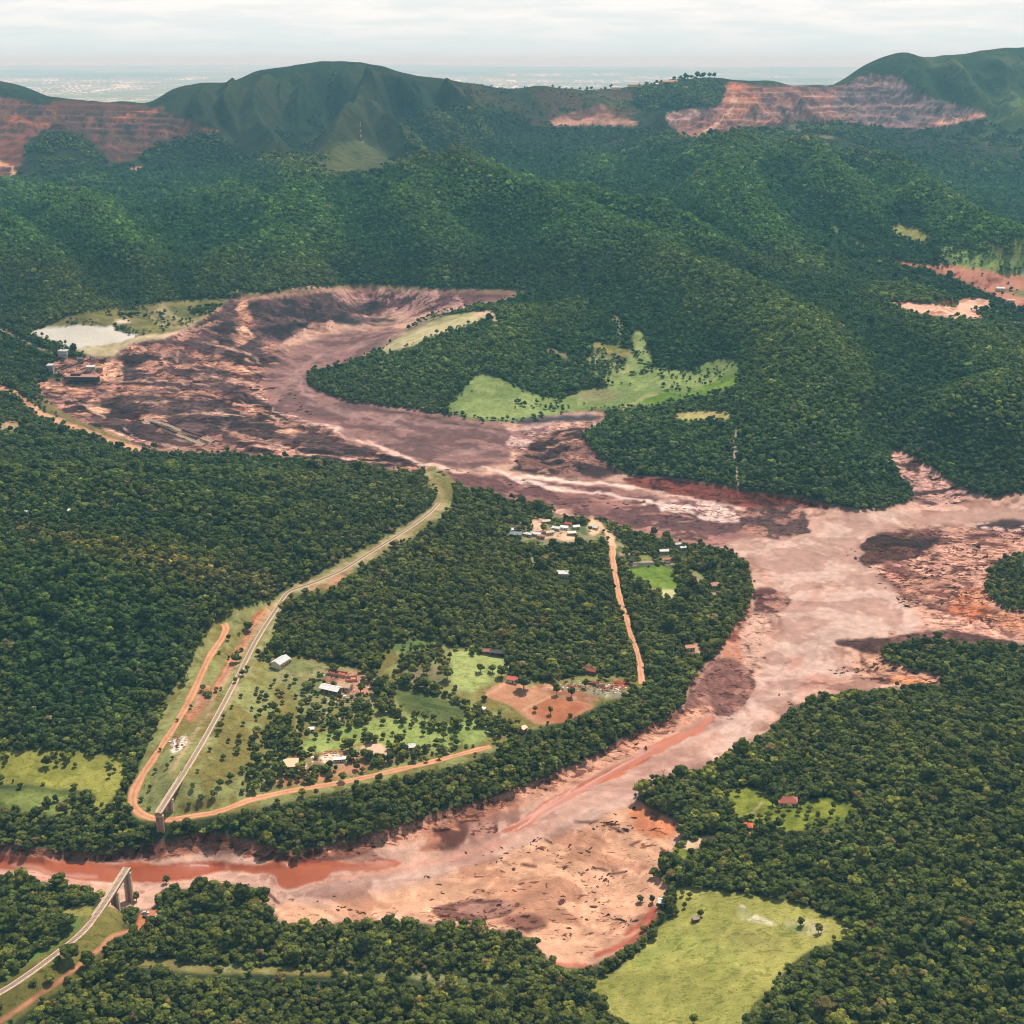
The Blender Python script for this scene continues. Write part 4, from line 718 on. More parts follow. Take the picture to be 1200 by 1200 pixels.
# ------------------------------------------------------------------ materials
def mat(name):
    m = bpy.data.materials.new(name); m.use_nodes = True; t_ = m.node_tree; b = t_.nodes['Principled BSDF']
    b.inputs['Specular IOR Level'].default_value = .05
    return m, t_, b
def ground_mat(name, s1=1.6, s2=7.0, var=.22, bump=.5, rough_attr=True, spec=.03, mottle=0, mcol=((.36, .27, .25), (.5, .42, .4), (1.5, 1.5, 1.48))):
    m, t_, b = mat(name); b.inputs['Specular IOR Level'].default_value = spec; nw = t_.nodes.new; lk = t_.links.new
    a = nw('ShaderNodeAttribute'); a.attribute_name = 'Col'
    g = nw('ShaderNodeNewGeometry')
    n1_ = nw('ShaderNodeTexNoise'); n1_.inputs['Scale'].default_value = 1 / s1; n1_.inputs['Detail'].default_value = 4; lk(g.outputs['Position'], n1_.inputs['Vector'])
    n2_ = nw('ShaderNodeTexNoise'); n2_.inputs['Scale'].default_value = 1 / s2; n2_.inputs['Detail'].default_value = 5; n2_.inputs['Roughness'].default_value = .6; lk(g.outputs['Position'], n2_.inputs['Vector'])
    ad = nw('ShaderNodeMath'); ad.operation = 'ADD'; lk(n1_.outputs[0], ad.inputs[0]); lk(n2_.outputs[0], ad.inputs[1])
    mr = nw('ShaderNodeMapRange'); lk(ad.outputs[0], mr.inputs[0]); mr.inputs[1].default_value = .6; mr.inputs[2].default_value = 1.4
    mr.inputs[3].default_value = 1 - var; mr.inputs[4].default_value = 1 + var
    mu = nw('ShaderNodeVectorMath'); mu.operation = 'SCALE'; lk(a.outputs['Color'], mu.inputs[0]); lk(mr.outputs[0], mu.inputs['Scale'])
    if mottle:      # crisp dark crust, cracks and smears whose share the Mottle attribute sets
        outc = mu.outputs[0]; ma = nw('ShaderNodeAttribute'); ma.attribute_name = 'Mottle'
        for sc_m, st_m, dark, k_ in ((mottle, (1.0, 1.7, 1.0), mcol[0], .9), (mottle * .33, (.8, 1.4, 1.0), mcol[1], .8), (mottle * .7, (.7, 1.9, 1.0), mcol[2], .55)):
            mpn = nw('ShaderNodeMapping'); lk(g.outputs['Position'], mpn.inputs[0]); mpn.inputs['Scale'].default_value = st_m; mpn.inputs['Rotation'].default_value = (0, 0, .12 * k_); mpn.inputs['Location'].default_value = (k_ * 900, 0, 0)
            nn = nw('ShaderNodeTexNoise'); nn.inputs['Scale'].default_value = 1 / sc_m; nn.inputs['Detail'].default_value = 7; nn.inputs['Roughness'].default_value = .62; nn.inputs['Distortion'].default_value = 1.1; lk(mpn.outputs[0], nn.inputs['Vector'])
            thn = nw('ShaderNodeMath'); thn.operation = 'MULTIPLY_ADD'; lk(ma.outputs['Fac'], thn.inputs[0]); thn.inputs[1].default_value = -.36 * k_; thn.inputs[2].default_value = .70
            sbn = nw('ShaderNodeMath'); sbn.operation = 'SUBTRACT'; lk(nn.outputs[0], sbn.inputs[0]); lk(thn.outputs[0], sbn.inputs[1])
            rmn = nw('ShaderNodeMapRange'); lk(sbn.outputs[0], rmn.inputs[0]); rmn.inputs[1].default_value = -.02; rmn.inputs[2].default_value = .03
            mxn = nw('ShaderNodeMix'); mxn.data_type = 'RGBA'; mxn.blend_type = 'MULTIPLY'; lk(rmn.outputs[0], mxn.inputs['Factor']); lk(outc, mxn.inputs['A']); mxn.inputs['B'].default_value = (*dark, 1); outc = mxn.outputs['Result']
        lk(outc, b.inputs['Base Color'])
    else: lk(mu.outputs[0], b.inputs['Base Color'])
    if rough_attr:
        ra = nw('ShaderNodeAttribute'); ra.attribute_name = 'Rough'; lk(ra.outputs['Fac'], b.inputs['Roughness'])
    else: b.inputs['Roughness'].default_value = .9
    bp = nw('ShaderNodeBump'); bp.inputs['Strength'].default_value = bump; bp.inputs['Distance'].default_value = s1 * .5; lk(ad.outputs[0], bp.inputs['Height']); lk(bp.outputs[0], b.inputs['Normal'])
    return m
M_ground = ground_mat('ground_cover'); M_mud = ground_mat('wet_mud', 1.2, 6, .20, .6, mottle=11); M_grass = ground_mat('meadow', 1.1, 6, .30, .6, mottle=9, mcol=((.66, .72, .6), (.62, .66, .55), (1.2, 1.14, 1.2)))
M_far = ground_mat('hillside', 7, 34, .42, 1.0, mottle=46, mcol=((.55, .68, .55), (.62, .74, .6), (1.35, 1.25, 1.1)))
M_water = ground_mat('silty_water', 3, 22, .10, .06, spec=.12)
M_yard = ground_mat('churned_tailings', 2.5, 9, .26, .8, mottle=22)
M_mine = ground_mat('mine_rock', 5, 24, .4, 1.0, mottle=42)
def simple(name, rgb, rough=.8, var=.18, scale=1.0, metal=0.0, bump=.2, spec=.08):
    m, t_, b = mat(name); nw = t_.nodes.new; lk = t_.links.new
    g = nw('ShaderNodeNewGeometry'); n_ = nw('ShaderNodeTexNoise'); n_.inputs['Scale'].default_value = scale; n_.inputs['Detail'].default_value = 5; lk(g.outputs['Position'], n_.inputs['Vector'])
    mr = nw('ShaderNodeMapRange'); lk(n_.outputs[0], mr.inputs[0]); mr.inputs[1].default_value = .3; mr.inputs[2].default_value = .7; mr.inputs[3].default_value = 1 - var; mr.inputs[4].default_value = 1 + var
    mu = nw('ShaderNodeVectorMath'); mu.operation = 'SCALE'; c = lin(rgb) * ALB; mu.inputs[0].default_value = tuple(c); lk(mr.outputs[0], mu.inputs['Scale']); lk(mu.outputs[0], b.inputs['Base Color'])
    b.inputs['Roughness'].default_value = rough; b.inputs['Metallic'].default_value = metal; b.inputs['Specular IOR Level'].default_value = spec
    bp = nw('ShaderNodeBump'); bp.inputs['Strength'].default_value = bump; bp.inputs['Distance'].default_value = .1; lk(n_.outputs[0], bp.inputs['Height']); lk(bp.outputs[0], b.inputs['Normal'])
    return m

def mesh_from(name, V, Fq, m, smooth=True, attrs=None):
    me = bpy.data.meshes.new(name); V = np.asarray(V, np.float32); Fq = np.asarray(Fq, np.int32); k = Fq.shape[1]
    me.vertices.add(len(V)); me.vertices.foreach_set('co', V.ravel())
    me.loops.add(Fq.size); me.loops.foreach_set('vertex_index', Fq.ravel())
    me.polygons.add(len(Fq)); me.polygons.foreach_set('loop_start', np.arange(0, Fq.size, k, dtype=np.int32))
    me.polygons.foreach_set('use_smooth', np.full(len(Fq), smooth)); me.update(calc_edges=True)
    for an, (tp, dat) in (attrs or {}).items():
        at_ = me.attributes.new(an, tp, 'POINT')
        if tp == 'FLOAT_COLOR':
            d4 = np.ones((len(V), 4), np.float32); d4[:, :3] = dat; at_.data.foreach_set('color', d4.ravel())
        elif tp == 'FLOAT_VECTOR': at_.data.foreach_set('vector', np.asarray(dat, np.float32).ravel())
        else: at_.data.foreach_set('value', np.asarray(dat).ravel())
    if m: me.materials.append(m)
    return me
def add(me, name, kind=None, parent=None, loc=None, rz=0.0, label=None, cat=None, group=None):
    o = bpy.data.objects.new(name, me); COL.objects.link(o)
    if parent: o.parent = parent
    if loc is not None: o.location = loc
    if rz: o.rotation_euler = (0, 0, rz)
    if kind: o['kind'] = kind
    if label: o['label'] = label
    if cat: o['category'] = cat
    if group: o['group'] = group
    return o

# ------------------------------------------------------------------ ground objects: one sheet, split where the cover changes
idx = np.arange(NR * NC, dtype=np.int32).reshape(NR, NC)
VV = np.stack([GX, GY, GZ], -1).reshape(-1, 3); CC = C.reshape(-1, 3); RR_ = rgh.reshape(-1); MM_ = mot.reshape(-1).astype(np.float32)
tree_v = look(TREE, PX, PY_)
B = 3; nb_r, nb_c = (NR - 1) // B, (NC - 1) // B
cq = cls_[:-1, :-1]
isf = ((cls_ == FOREST) & (tree_v > .75))
bl = np.ones((nb_r, nb_c), bool)
for a_ in range(B + 1):
    for b_ in range(B + 1): bl &= isf[a_:a_ + nb_r * B:B, b_:b_ + nb_c * B:B]
fine = np.ones(cq.shape, bool); fine[:nb_r * B, :nb_c * B] = ~np.kron(bl, np.ones((B, B), bool))
bi, bj = np.nonzero(bl)
big = np.stack([idx[bi * B, bj * B], idx[bi * B, bj * B + B], idx[bi * B + B, bj * B + B], idx[bi * B + B, bj * B]], 1)
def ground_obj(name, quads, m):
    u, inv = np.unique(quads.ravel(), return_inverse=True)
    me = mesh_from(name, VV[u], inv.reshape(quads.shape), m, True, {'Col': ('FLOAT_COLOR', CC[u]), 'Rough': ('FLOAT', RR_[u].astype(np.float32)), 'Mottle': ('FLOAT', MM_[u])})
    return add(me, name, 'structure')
MATS = {FOREST: M_ground, PASTURE: M_grass, MUD: M_mud, RIVER: M_water, POND: M_water, MINE: M_mine, SLOPE: M_far, EARTH: M_ground, ROAD: M_ground, DAM: M_ground, YARD: M_yard, 100: M_far}
NAMES[100] = 'far_plain'; ntri = 0
for c_ in list(NAMES):
    s_ = (cq == c_) & fine; i_, j_ = np.nonzero(s_)
    qd = np.stack([idx[i_, j_], idx[i_, j_ + 1], idx[i_ + 1, j_ + 1], idx[i_ + 1, j_]], 1)
    if c_ == FOREST: qd = np.vstack([qd, big])
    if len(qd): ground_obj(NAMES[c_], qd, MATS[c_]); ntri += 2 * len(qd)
print('ground tris', ntri, round(time.time() - T0, 1))

# ------------------------------------------------------------------ trees
def foliage_mat(name):
    m, t_, b = mat(name); nw = t_.nodes.new; lk = t_.links.new
    a = nw('ShaderNodeAttribute'); a.attribute_name = 'tint'; a.attribute_type = 'INSTANCER'
    v = nw('ShaderNodeAttribute'); v.attribute_name = 'shade'
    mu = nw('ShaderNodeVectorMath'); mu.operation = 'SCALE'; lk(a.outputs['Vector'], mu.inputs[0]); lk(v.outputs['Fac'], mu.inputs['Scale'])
    lk(mu.outputs[0], b.inputs['Base Color']); b.inputs['Roughness'].default_value = .75; b.inputs['Specular IOR Level'].default_value = .02
    return m
M_leaf = foliage_mat('foliage'); M_bark = simple('bark', (96, 80, 66), .9)
def ico(sub):
    bm = bmesh.new(); bmesh.ops.create_icosphere(bm, subdivisions=sub, radius=1)
    v = np.array([x.co[:] for x in bm.verts]); f = np.array([[x.index for x in p.verts] for p in bm.faces]); bm.free(); return v, f
IC1, IC2 = ico(1), ico(2)
def crown_arrays(seed, lumps=10, cards=90, flat=.75, lum=1):
    r = np.random.default_rng(seed); V = []; Fc = []; Sh = []; n0 = 0
    def push(v, f, s):
        nonlocal n0
        V.append(v); Fc.append(f + n0); Sh.append(np.full(len(v), s) if np.isscalar(s) else s); n0 += len(v)
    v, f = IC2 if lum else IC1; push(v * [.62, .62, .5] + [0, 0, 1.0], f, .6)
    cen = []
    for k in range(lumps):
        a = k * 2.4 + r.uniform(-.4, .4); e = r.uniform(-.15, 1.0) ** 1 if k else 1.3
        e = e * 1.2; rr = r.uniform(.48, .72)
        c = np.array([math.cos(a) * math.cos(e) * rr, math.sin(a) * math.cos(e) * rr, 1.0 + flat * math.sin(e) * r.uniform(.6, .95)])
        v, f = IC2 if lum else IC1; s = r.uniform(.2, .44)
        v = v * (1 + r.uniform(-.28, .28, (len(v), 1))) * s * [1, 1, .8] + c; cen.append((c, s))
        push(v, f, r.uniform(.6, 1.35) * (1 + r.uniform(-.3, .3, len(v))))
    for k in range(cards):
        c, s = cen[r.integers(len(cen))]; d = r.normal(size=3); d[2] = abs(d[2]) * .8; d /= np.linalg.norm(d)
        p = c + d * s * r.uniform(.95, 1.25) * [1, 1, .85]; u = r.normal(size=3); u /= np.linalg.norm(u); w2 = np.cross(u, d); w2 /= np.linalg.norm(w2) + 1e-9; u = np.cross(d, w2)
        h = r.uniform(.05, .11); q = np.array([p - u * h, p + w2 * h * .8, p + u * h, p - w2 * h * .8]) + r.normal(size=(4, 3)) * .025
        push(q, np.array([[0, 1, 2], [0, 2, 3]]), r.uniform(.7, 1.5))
    return np.vstack(V), np.vstack(Fc), np.concatenate(Sh)
def trunk_arrays(seed, h=1.0):
    r = np.random.default_rng(seed + 99); V = []; Fc = []; n0 = 0
    def limb(p, q, r0, r1):
        nonlocal n0
        p = np.array(p, float); q = np.array(q, float); d = q - p; d /= np.linalg.norm(d); a = np.cross(d, [.3, 1, .2]); a /= np.linalg.norm(a); b_ = np.cross(d, a)
        for c, rr in ((p, r0), ((p + q) / 2 + r.normal(size=3) * .02, (r0 + r1) / 2), (q, r1)):
            for k in range(5):
                V.append(c + rr * (math.cos(k * 1.2566) * a + math.sin(k * 1.2566) * b_))
        for s in range(2):
            for k in range(5):
                k2 = (k + 1) % 5; A_, B_, C_, D_ = n0 + s * 5 + k, n0 + s * 5 + k2, n0 + s * 5 + 5 + k2, n0 + s * 5 + 5 + k
                Fc.append([A_, B_, C_]); Fc.append([A_, C_, D_])
        n0 += 15
    limb((0, 0, -.3), (.02, .03, .75 * h), .085, .055)
    for k in range(4):
        a = k * 1.6 + r.uniform(-.3, .3); limb((.02, .03, .55 * h + .05 * k), (math.cos(a) * .45, math.sin(a) * .45, 1.0 + r.uniform(-.1, .25)), .045, .018)
    return np.array(V), np.array(Fc)
LEAFY = []; TRUNKS = []; FORESTY = []
tmpl = bpy.data.collections.new('tree_kinds')
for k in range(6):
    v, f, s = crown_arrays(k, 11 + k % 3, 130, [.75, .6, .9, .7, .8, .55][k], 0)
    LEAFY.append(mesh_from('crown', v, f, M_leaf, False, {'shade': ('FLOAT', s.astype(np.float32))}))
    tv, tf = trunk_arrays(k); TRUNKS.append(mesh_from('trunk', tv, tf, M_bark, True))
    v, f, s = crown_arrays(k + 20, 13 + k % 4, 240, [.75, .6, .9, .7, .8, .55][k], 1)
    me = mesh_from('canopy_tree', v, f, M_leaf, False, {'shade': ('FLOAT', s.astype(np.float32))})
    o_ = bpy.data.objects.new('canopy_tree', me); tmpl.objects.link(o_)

def look_grid(arr, P):
    v = np.clip(np.interp(P[:, 1], Ys, np.arange(NR)).astype(int), 0, NR - 1); u = np.clip(np.interp(P[:, 0] / P[:, 1], us, np.arange(NC)).astype(int), 0, NC - 1); return arr[v, u]
def bare_tree():
    r = np.random.default_rng(5); V = []; Fq = []; n0 = 0
    def br(p, d, l, w, dep):
        nonlocal n0
        q = p + d * l; a = np.cross(d, [.3, 1, .2]); a /= np.linalg.norm(a); b = np.cross(d, a)
        for c, ww_ in ((p, w), (q, w * .6)):
            for k in range(3): V.append(c + ww_ * (math.cos(k * 2.094) * a + math.sin(k * 2.094) * b))
        for k in range(3): k2 = (k + 1) % 3; Fq.extend([[n0 + k, n0 + k2, n0 + 3 + k2], [n0 + k, n0 + 3 + k2, n0 + 3 + k]])
        n0 += 6
        if dep:
            for _ in range(4 if dep > 1 else 3): e = d + r.normal(size=3) * .65; e[2] = abs(e[2]) * .8 + .1; e /= np.linalg.norm(e); br(q, e, l * .62, w * .6, dep - 1)
    br(np.array([0, 0, 0.]), np.array([0, .05, 1.]), .8, .09, 3); V = np.array(V)
    me = mesh_from('bare_tree', V, np.array(Fq), M_leaf, False, {'shade': ('FLOAT', np.full(len(V), 1.25, np.float32))}); tmpl.objects.link(bpy.data.objects.new('zz_bare_tree', me))
bare_tree()
def tree_tint(X, Y, px, py, rr):
    """leaf colour of a tree standing at X, Y"""
    a = fbm(X, Y, 260, 3, 101); b = rr.random(len(X)); c = rr.random(len(X))
    base = np.array(lin((58, 74, 38))) * (1 - a[:, None]) + np.array(lin((80, 86, 44))) * a[:, None]
    yel = lin((126, 130, 62)); brn = lin((122, 98, 74)); drk = lin((40, 52, 30))
    base = np.where((b < .09)[:, None], base * .6 + yel * .4, base); base = np.where((b > .97)[:, None], base * .65 + brn * .35, base); base = np.where(((b > .55) & (b < .8))[:, None], base * .45 + drk * .55, base)
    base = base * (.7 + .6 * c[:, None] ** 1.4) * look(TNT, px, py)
    return np.clip(base * ALB * TREE_GAIN, .003, .6)
TREE_GAIN = 1.5
pts = []
edges = [470.0]
while edges[-1] < 5000: edges.append(edges[-1] * 1.12)
for y0, y1 in zip(edges[:-1], edges[1:]):
    s_ = min(6.6, max(4.0, .0018 * (y0 + y1) / 2)); ny = max(1, int((y1 - y0) / s_)); yy = y0 + (np.arange(ny) + .5) * (y1 - y0) / ny
    hw = .78 * y1; nx = int(2 * hw / s_); xx = -hw + (np.arange(nx) + .5) * s_
    a_, b_ = np.meshgrid(xx, yy); a_ = a_.ravel() + rng.uniform(-.48, .48, a_.size) * s_; b_ = b_.ravel() + rng.uniform(-.48, .48, b_.size) * s_
    ok = np.abs(a_ / b_) < .78; pts.append(np.c_[a_[ok], b_[ok], np.full(ok.sum(), s_)])
pts = np.vstack(pts); tz = hz(pts[:, 0], pts[:, 1]); tpx, tpy = proj(pts[:, 0], pts[:, 1], tz)
tj = (fbm(pts[:, 0], pts[:, 1], 16, 3, 61) - .5); td = look(TREE, tpx + tj * 7, tpy, True)
tbl = look(blur(TREE, 3), tpx, tpy); fr_ = (td < .3) & (tbl > .12) & (tbl < .6) & (rng.random(len(pts)) < .16 + .3 * (look(CLS, tpx, tpy, True) == PASTURE)); td = np.where(fr_, .4, td)
gul = (pts[:, 1] < np.interp(pts[:, 0] / pts[:, 1], cru, CREST[:, 1]) - 170) & (look(CLS, tpx, tpy, True) == SLOPE) & (look_grid(gl, pts) < .42) & (look_grid(RB, pts) < .35); td = np.where(gul & (td < .35), .30, td)
clu = fbm(pts[:, 0], pts[:, 1], 34, 3, 131); td = np.where((td > .04) & (td < .7), np.clip(td * 4.5 * sstep(.46, .66, clu), 0, .95), td)
ok = (fr_ | (rng.random(len(pts)) < td)) & (tpx > -420) & (tpx < 1620) & (tpy < 1420) & ((np.abs(tpx - 600) < 720) | (rng.random(len(pts)) < .75)) & (look(CLS, tpx, tpy, True) != RIVER)
tph = pts[:, 2] * 1.15 * F / (pts[:, 1] * CP - (tz - H) * SP) * .85      # height of a crown in the picture: keep canopies from hiding the clearing behind them
ok &= (look(TREE, tpx, tpy, True) < .75) | (look(TREE, tpx + tj * 7, tpy - tph, True) > .5)
# no trees on the road and railway beds
def keep_clear(ok, P, d):
    P = resample(P, 5); c = np.where(ok & (pts[:, 0] > P[:, 0].min() - d) & (pts[:, 0] < P[:, 0].max() + d) & (pts[:, 1] > P[:, 1].min() - d) & (pts[:, 1] < P[:, 1].max() + d))[0]
    if len(c):
        dd = np.full(len(c), 1e9)
        for q in P: dd = np.minimum(dd, np.hypot(pts[c, 0] - q[0], pts[c, 1] - q[1]))
        ok[c[dd < d]] = False
for P, wdt in ROADS['dirt_road']: keep_clear(ok, P, wdt * .5 + 2.6)
keep_clear(ok, RAIL_FAR, 7); keep_clear(ok, RAIL_NEAR, 7)
pts, tz, tpx, tpy, td = pts[ok], tz[ok], tpx[ok], tpy[ok], td[ok]
rad = pts[:, 2] * rng.uniform(.5, 1.0, len(pts)) * np.where(rng.random(len(pts)) < .06, 1.7, 1) * np.where(look(TREE, tpx, tpy, True) < .75, rng.uniform(.45, 1.0, len(pts)), 1)
scrub = fbm(pts[:, 0], pts[:, 1], 120, 2, 111); rad *= .82 + .4 * scrub
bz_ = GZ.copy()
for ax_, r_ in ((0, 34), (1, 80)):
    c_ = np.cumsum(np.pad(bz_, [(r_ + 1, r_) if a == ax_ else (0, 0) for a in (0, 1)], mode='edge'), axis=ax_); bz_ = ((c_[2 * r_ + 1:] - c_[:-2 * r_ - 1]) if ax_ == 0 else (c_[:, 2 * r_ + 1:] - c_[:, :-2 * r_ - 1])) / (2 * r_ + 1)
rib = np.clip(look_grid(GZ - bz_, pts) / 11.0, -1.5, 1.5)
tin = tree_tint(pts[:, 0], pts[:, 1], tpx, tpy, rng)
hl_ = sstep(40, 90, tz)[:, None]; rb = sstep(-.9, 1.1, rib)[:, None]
tin = tin * (1 - hl_ + hl_ * (np.array([.62, .76, .74]) * (1 - rb) + np.array([1.42, 1.32, 1.02]) * rb)); tin = np.clip(tin * (.8 + .4 * fbm(pts[:, 0], pts[:, 1], 45, 2, 117))[:, None], .003, .6)  # relief shading put into the leaf colour: ridges lighter, hollows darker
print('forest trees', len(pts), round(time.time() - T0, 1))
# ------------------------------------------------------------------ forest: everything past the individually built trees is one wood
NEAR_N = 190
vis = (tpx > 5) & (tpx < 1195) & (tpy < 1196) & (tpy > 900) & (td > .5)
cand = np.where(vis)[0]; order = cand[np.argsort(-rad[cand] / pts[cand, 1])][:NEAR_N]
single = np.zeros(len(pts), bool); single[order] = True
def gn_scatter(name, P, scale, rotz, tint, coll, pick, kind='stuff', mat_=None):
    me = mesh_from(name, P, np.zeros((0, 3), int), None, False, {'tint': ('FLOAT_VECTOR', tint), 'size': ('FLOAT_VECTOR', scale), 'turn': ('FLOAT_VECTOR', rotz)})
    at_ = me.attributes.new('pick', 'INT', 'POINT'); at_.data.foreach_set('value', np.asarray(pick, np.int32))
    o = add(me, name, kind); ng = bpy.data.node_groups.new(name, 'GeometryNodeTree')
    ng.interface.new_socket('Geometry', in_out='INPUT', socket_type='NodeSocketGeometry'); ng.interface.new_socket('Geometry', in_out='OUTPUT', socket_type='NodeSocketGeometry')
    nw = ng.nodes.new; lk = ng.links.new; gi = nw('NodeGroupInput'); go = nw('NodeGroupOutput'); mp = nw('GeometryNodeMeshToPoints'); ip = nw('GeometryNodeInstanceOnPoints'); ci = nw('GeometryNodeCollectionInfo')
    ci.inputs['Collection'].default_value = coll; ci.inputs['Separate Children'].default_value = True; ci.inputs['Reset Children'].default_value = True
    def na(n_, t_):
        x = nw('GeometryNodeInputNamedAttribute'); x.data_type = t_; x.inputs['Name'].default_value = n_; return x.outputs['Attribute']
    lk(gi.outputs[0], mp.inputs['Mesh']); lk(mp.outputs[0], ip.inputs['Points']); lk(ci.outputs[0], ip.inputs['Instance']); ip.inputs['Pick Instance'].default_value = True
    lk(na('pick', 'INT'), ip.inputs['Instance Index']); lk(na('size', 'FLOAT_VECTOR'), ip.inputs['Scale'])
    er = nw('FunctionNodeEulerToRotation'); lk(na('turn', 'FLOAT_VECTOR'), er.inputs[0]); lk(er.outputs[0], ip.inputs['Rotation'])
    lk(ip.outputs[0], go.inputs[0]); md = o.modifiers.new('scatter', 'NODES'); md.node_group = ng
    return o
m_ = ~single; nf = int(m_.sum())
hgt_ = rad[m_] * rng.uniform(.6, 1.3, nf)
rot = np.zeros((nf, 3)); rot[:, 2] = rng.uniform(0, 6.28, nf); rot[:, :2] = rng.normal(0, .06, (nf, 2))
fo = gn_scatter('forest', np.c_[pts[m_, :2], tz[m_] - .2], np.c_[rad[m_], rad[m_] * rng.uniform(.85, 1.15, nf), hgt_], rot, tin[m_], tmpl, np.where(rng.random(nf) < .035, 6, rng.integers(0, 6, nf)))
def place_tree(x, y, r, tint, label, group=None, name='tree', tall=1.0, k=None, cat='tree'):
    k = random.randrange(6) if k is None else k; z = float(hz(x, y))
    e = bpy.data.objects.new(name, None); COL.objects.link(e); e.location = (x, y, z - .1); e.rotation_euler = (0, 0, random.uniform(0, 6.28)); e.scale = (r, r, r * tall); e.empty_display_size = .2
    e['label'] = label; e['category'] = cat
    if group: e['group'] = group
    c = bpy.data.objects.new('crown', LEAFY[k]); COL.objects.link(c); c.parent = e; c['tint'] = [float(v) for v in tint]
    t = bpy.data.objects.new('trunk', TRUNKS[k]); COL.objects.link(t); t.parent = e
    return e
for i in order:
    a, b = tpx[i], tpy[i]
    if a < 130 and b < 1120: lb = 'dense dark green tree in the small wood left of the near railway bridge'
    elif a < 600: lb = 'dense dark green tree in the wood along the bottom left edge of the view'
    elif a < 720: lb = 'dense dark green tree in the wood between the mud flat and the big pale pasture'
    else: lb = 'dense dark green tree in the big wood right of the pale green pasture'
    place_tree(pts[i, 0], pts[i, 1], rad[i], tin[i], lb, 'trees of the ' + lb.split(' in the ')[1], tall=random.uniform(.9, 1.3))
# ------------------------------------------------------------------ shared builders for small things
def MB():
    return [[], []]
def box(mb, c, s, rz=0.0, taper=1.0, rx=0.0):
    """box centred at c with full size s, turned by rz; the top is scaled by taper"""
    V, Fq = mb; n = len(V); ca, sa = math.cos(rz), math.sin(rz)
    for z in (-.5, .5):
        k = taper if z > 0 else 1
        for x, y in ((-.5, -.5), (.5, -.5), (.5, .5), (-.5, .5)):
            X, Y = x * s[0] * k, y * s[1] * k; V.append((c[0] + X * ca - Y * sa, c[1] + X * sa + Y * ca, c[2] + z * s[2]))
    for f in ((0, 3, 2, 1), (4, 5, 6, 7), (0, 1, 5, 4), (1, 2, 6, 5), (2, 3, 7, 6), (3, 0, 4, 7)): Fq.append([n + i for i in f])
def beam(mb, a, b, w, h):
    """rectangular bar from a to b"""
    V, Fq = mb; n = len(V); a = np.array(a, float); b = np.array(b, float); d = (b - a) / np.linalg.norm(b - a)
    s = np.cross(d, [0, 0, 1]); s = s / np.linalg.norm(s) if np.linalg.norm(s) > 1e-4 else np.array([1., 0, 0]); u = np.cross(s, d)
    for p in (a, b):
        for x, y in ((-.5, -.5), (.5, -.5), (.5, .5), (-.5, .5)): V.append(tuple(p + s * x * w + u * y * h))
    for f in ((0, 3, 2, 1), (4, 5, 6, 7), (0, 1, 5, 4), (1, 2, 6, 5), (2, 3, 7, 6), (3, 0, 4, 7)): Fq.append([n + i for i in f])
def mk(mb, name, m, parent=None, smooth=False, **kw):
    return add(mesh_from(name, np.array(mb[0]), np.array(mb[1]), m, smooth), name, parent=parent, **kw)
def ribbon(P, offs, dz=0.0):
    """strip along P with cross-section offs = [(sideways, up), ...]"""
    P = np.asarray(P, float); d = np.gradient(P[:, :2], axis=0); d /= np.linalg.norm(d, axis=1)[:, None] + 1e-9; s = np.c_[d[:, 1], -d[:, 0]]
    V = []; k = len(offs)
    for p, q in zip(P, s):
        for o, u in offs: V.append((p[0] + q[0] * o, p[1] + q[1] * o, p[2] + u + dz))
    V = np.array(V); Fq = [[i * k + j, i * k + j + 1, (i + 1) * k + j + 1, (i + 1) * k + j] for i in range(len(P) - 1) for j in range(k - 1)]
    return V, np.array(Fq)
def empty(name, loc, rz, label, cat, group=None):
    e = bpy.data.objects.new(name, None); COL.objects.link(e); e.location = loc; e.rotation_euler = (0, 0, rz); e['label'] = label; e['category'] = cat; e.empty_display_size = 1
    if group: e['group'] = group
    return e
K = {}
def col(name, rgb, **kw):
    if name not in K: K[name] = simple(name, rgb, **kw)
    return K[name]
CONC = col('concrete', (214, 192, 164), var=.2, scale=.6, bump=.3); CONC_D = col('stained_concrete', (176, 140, 122), var=.3, scale=.5)
STEEL = col('rail_steel', (176, 156, 140), rough=.5, metal=.3); BALLAST = col('ballast', (204, 176, 148), var=.35, scale=1.5, bump=.8); WOOD = col('sleeper', (160, 136, 116))
DIRT = ground_mat('dirt_surface', 1.5, 9, .25, .4, False)

# ------------------------------------------------------------------ dirt roads
def road(P, wd, name='dirt_road', seed=0, c=((214, 140, 96), (190, 112, 74), (226, 166, 124))):
    P = resample(P, 3.0); offs = [(-wd * .5 - .8, -.5), (-wd * .5, .10), (-wd * .26, .16), (-.1 * wd, .22), (wd * .1, .22), (wd * .26, .16), (wd * .5, .10), (wd * .5 + .8, -.5)]
    V, Fq = ribbon(P, offs); k = len(offs); wv_ = (fbm(V[:, 0], V[:, 1], 14, 3, 300 + seed) - .5) * 3.0
    side = np.tile(np.sign([o for o, _ in offs]) * (np.abs([o for o, _ in offs]) > wd * .3), len(P)); d = np.gradient(P[:, :2], axis=0); d /= np.linalg.norm(d, axis=1)[:, None]; s = np.repeat(np.c_[d[:, 1], -d[:, 0]], k, 0)
    V[:, :2] += s * (side * wv_)[:, None]
    lane = np.tile([0, .3, .9, .2, .2, .9, .3, 0], len(P)); t = np.clip(lane + (fbm(V[:, 0], V[:, 1], 9, 3, 310) - .5) * .8, 0, 1)[:, None]
    cc = lin(c[1]) * (1 - t) + lin(c[2]) * t; cc = cc * .5 + lin(c[0]) * .5
    me = mesh_from(name, V, Fq, DIRT, True, {'Col': ('FLOAT_COLOR', cc * ALB)}); return add(me, name, 'structure')
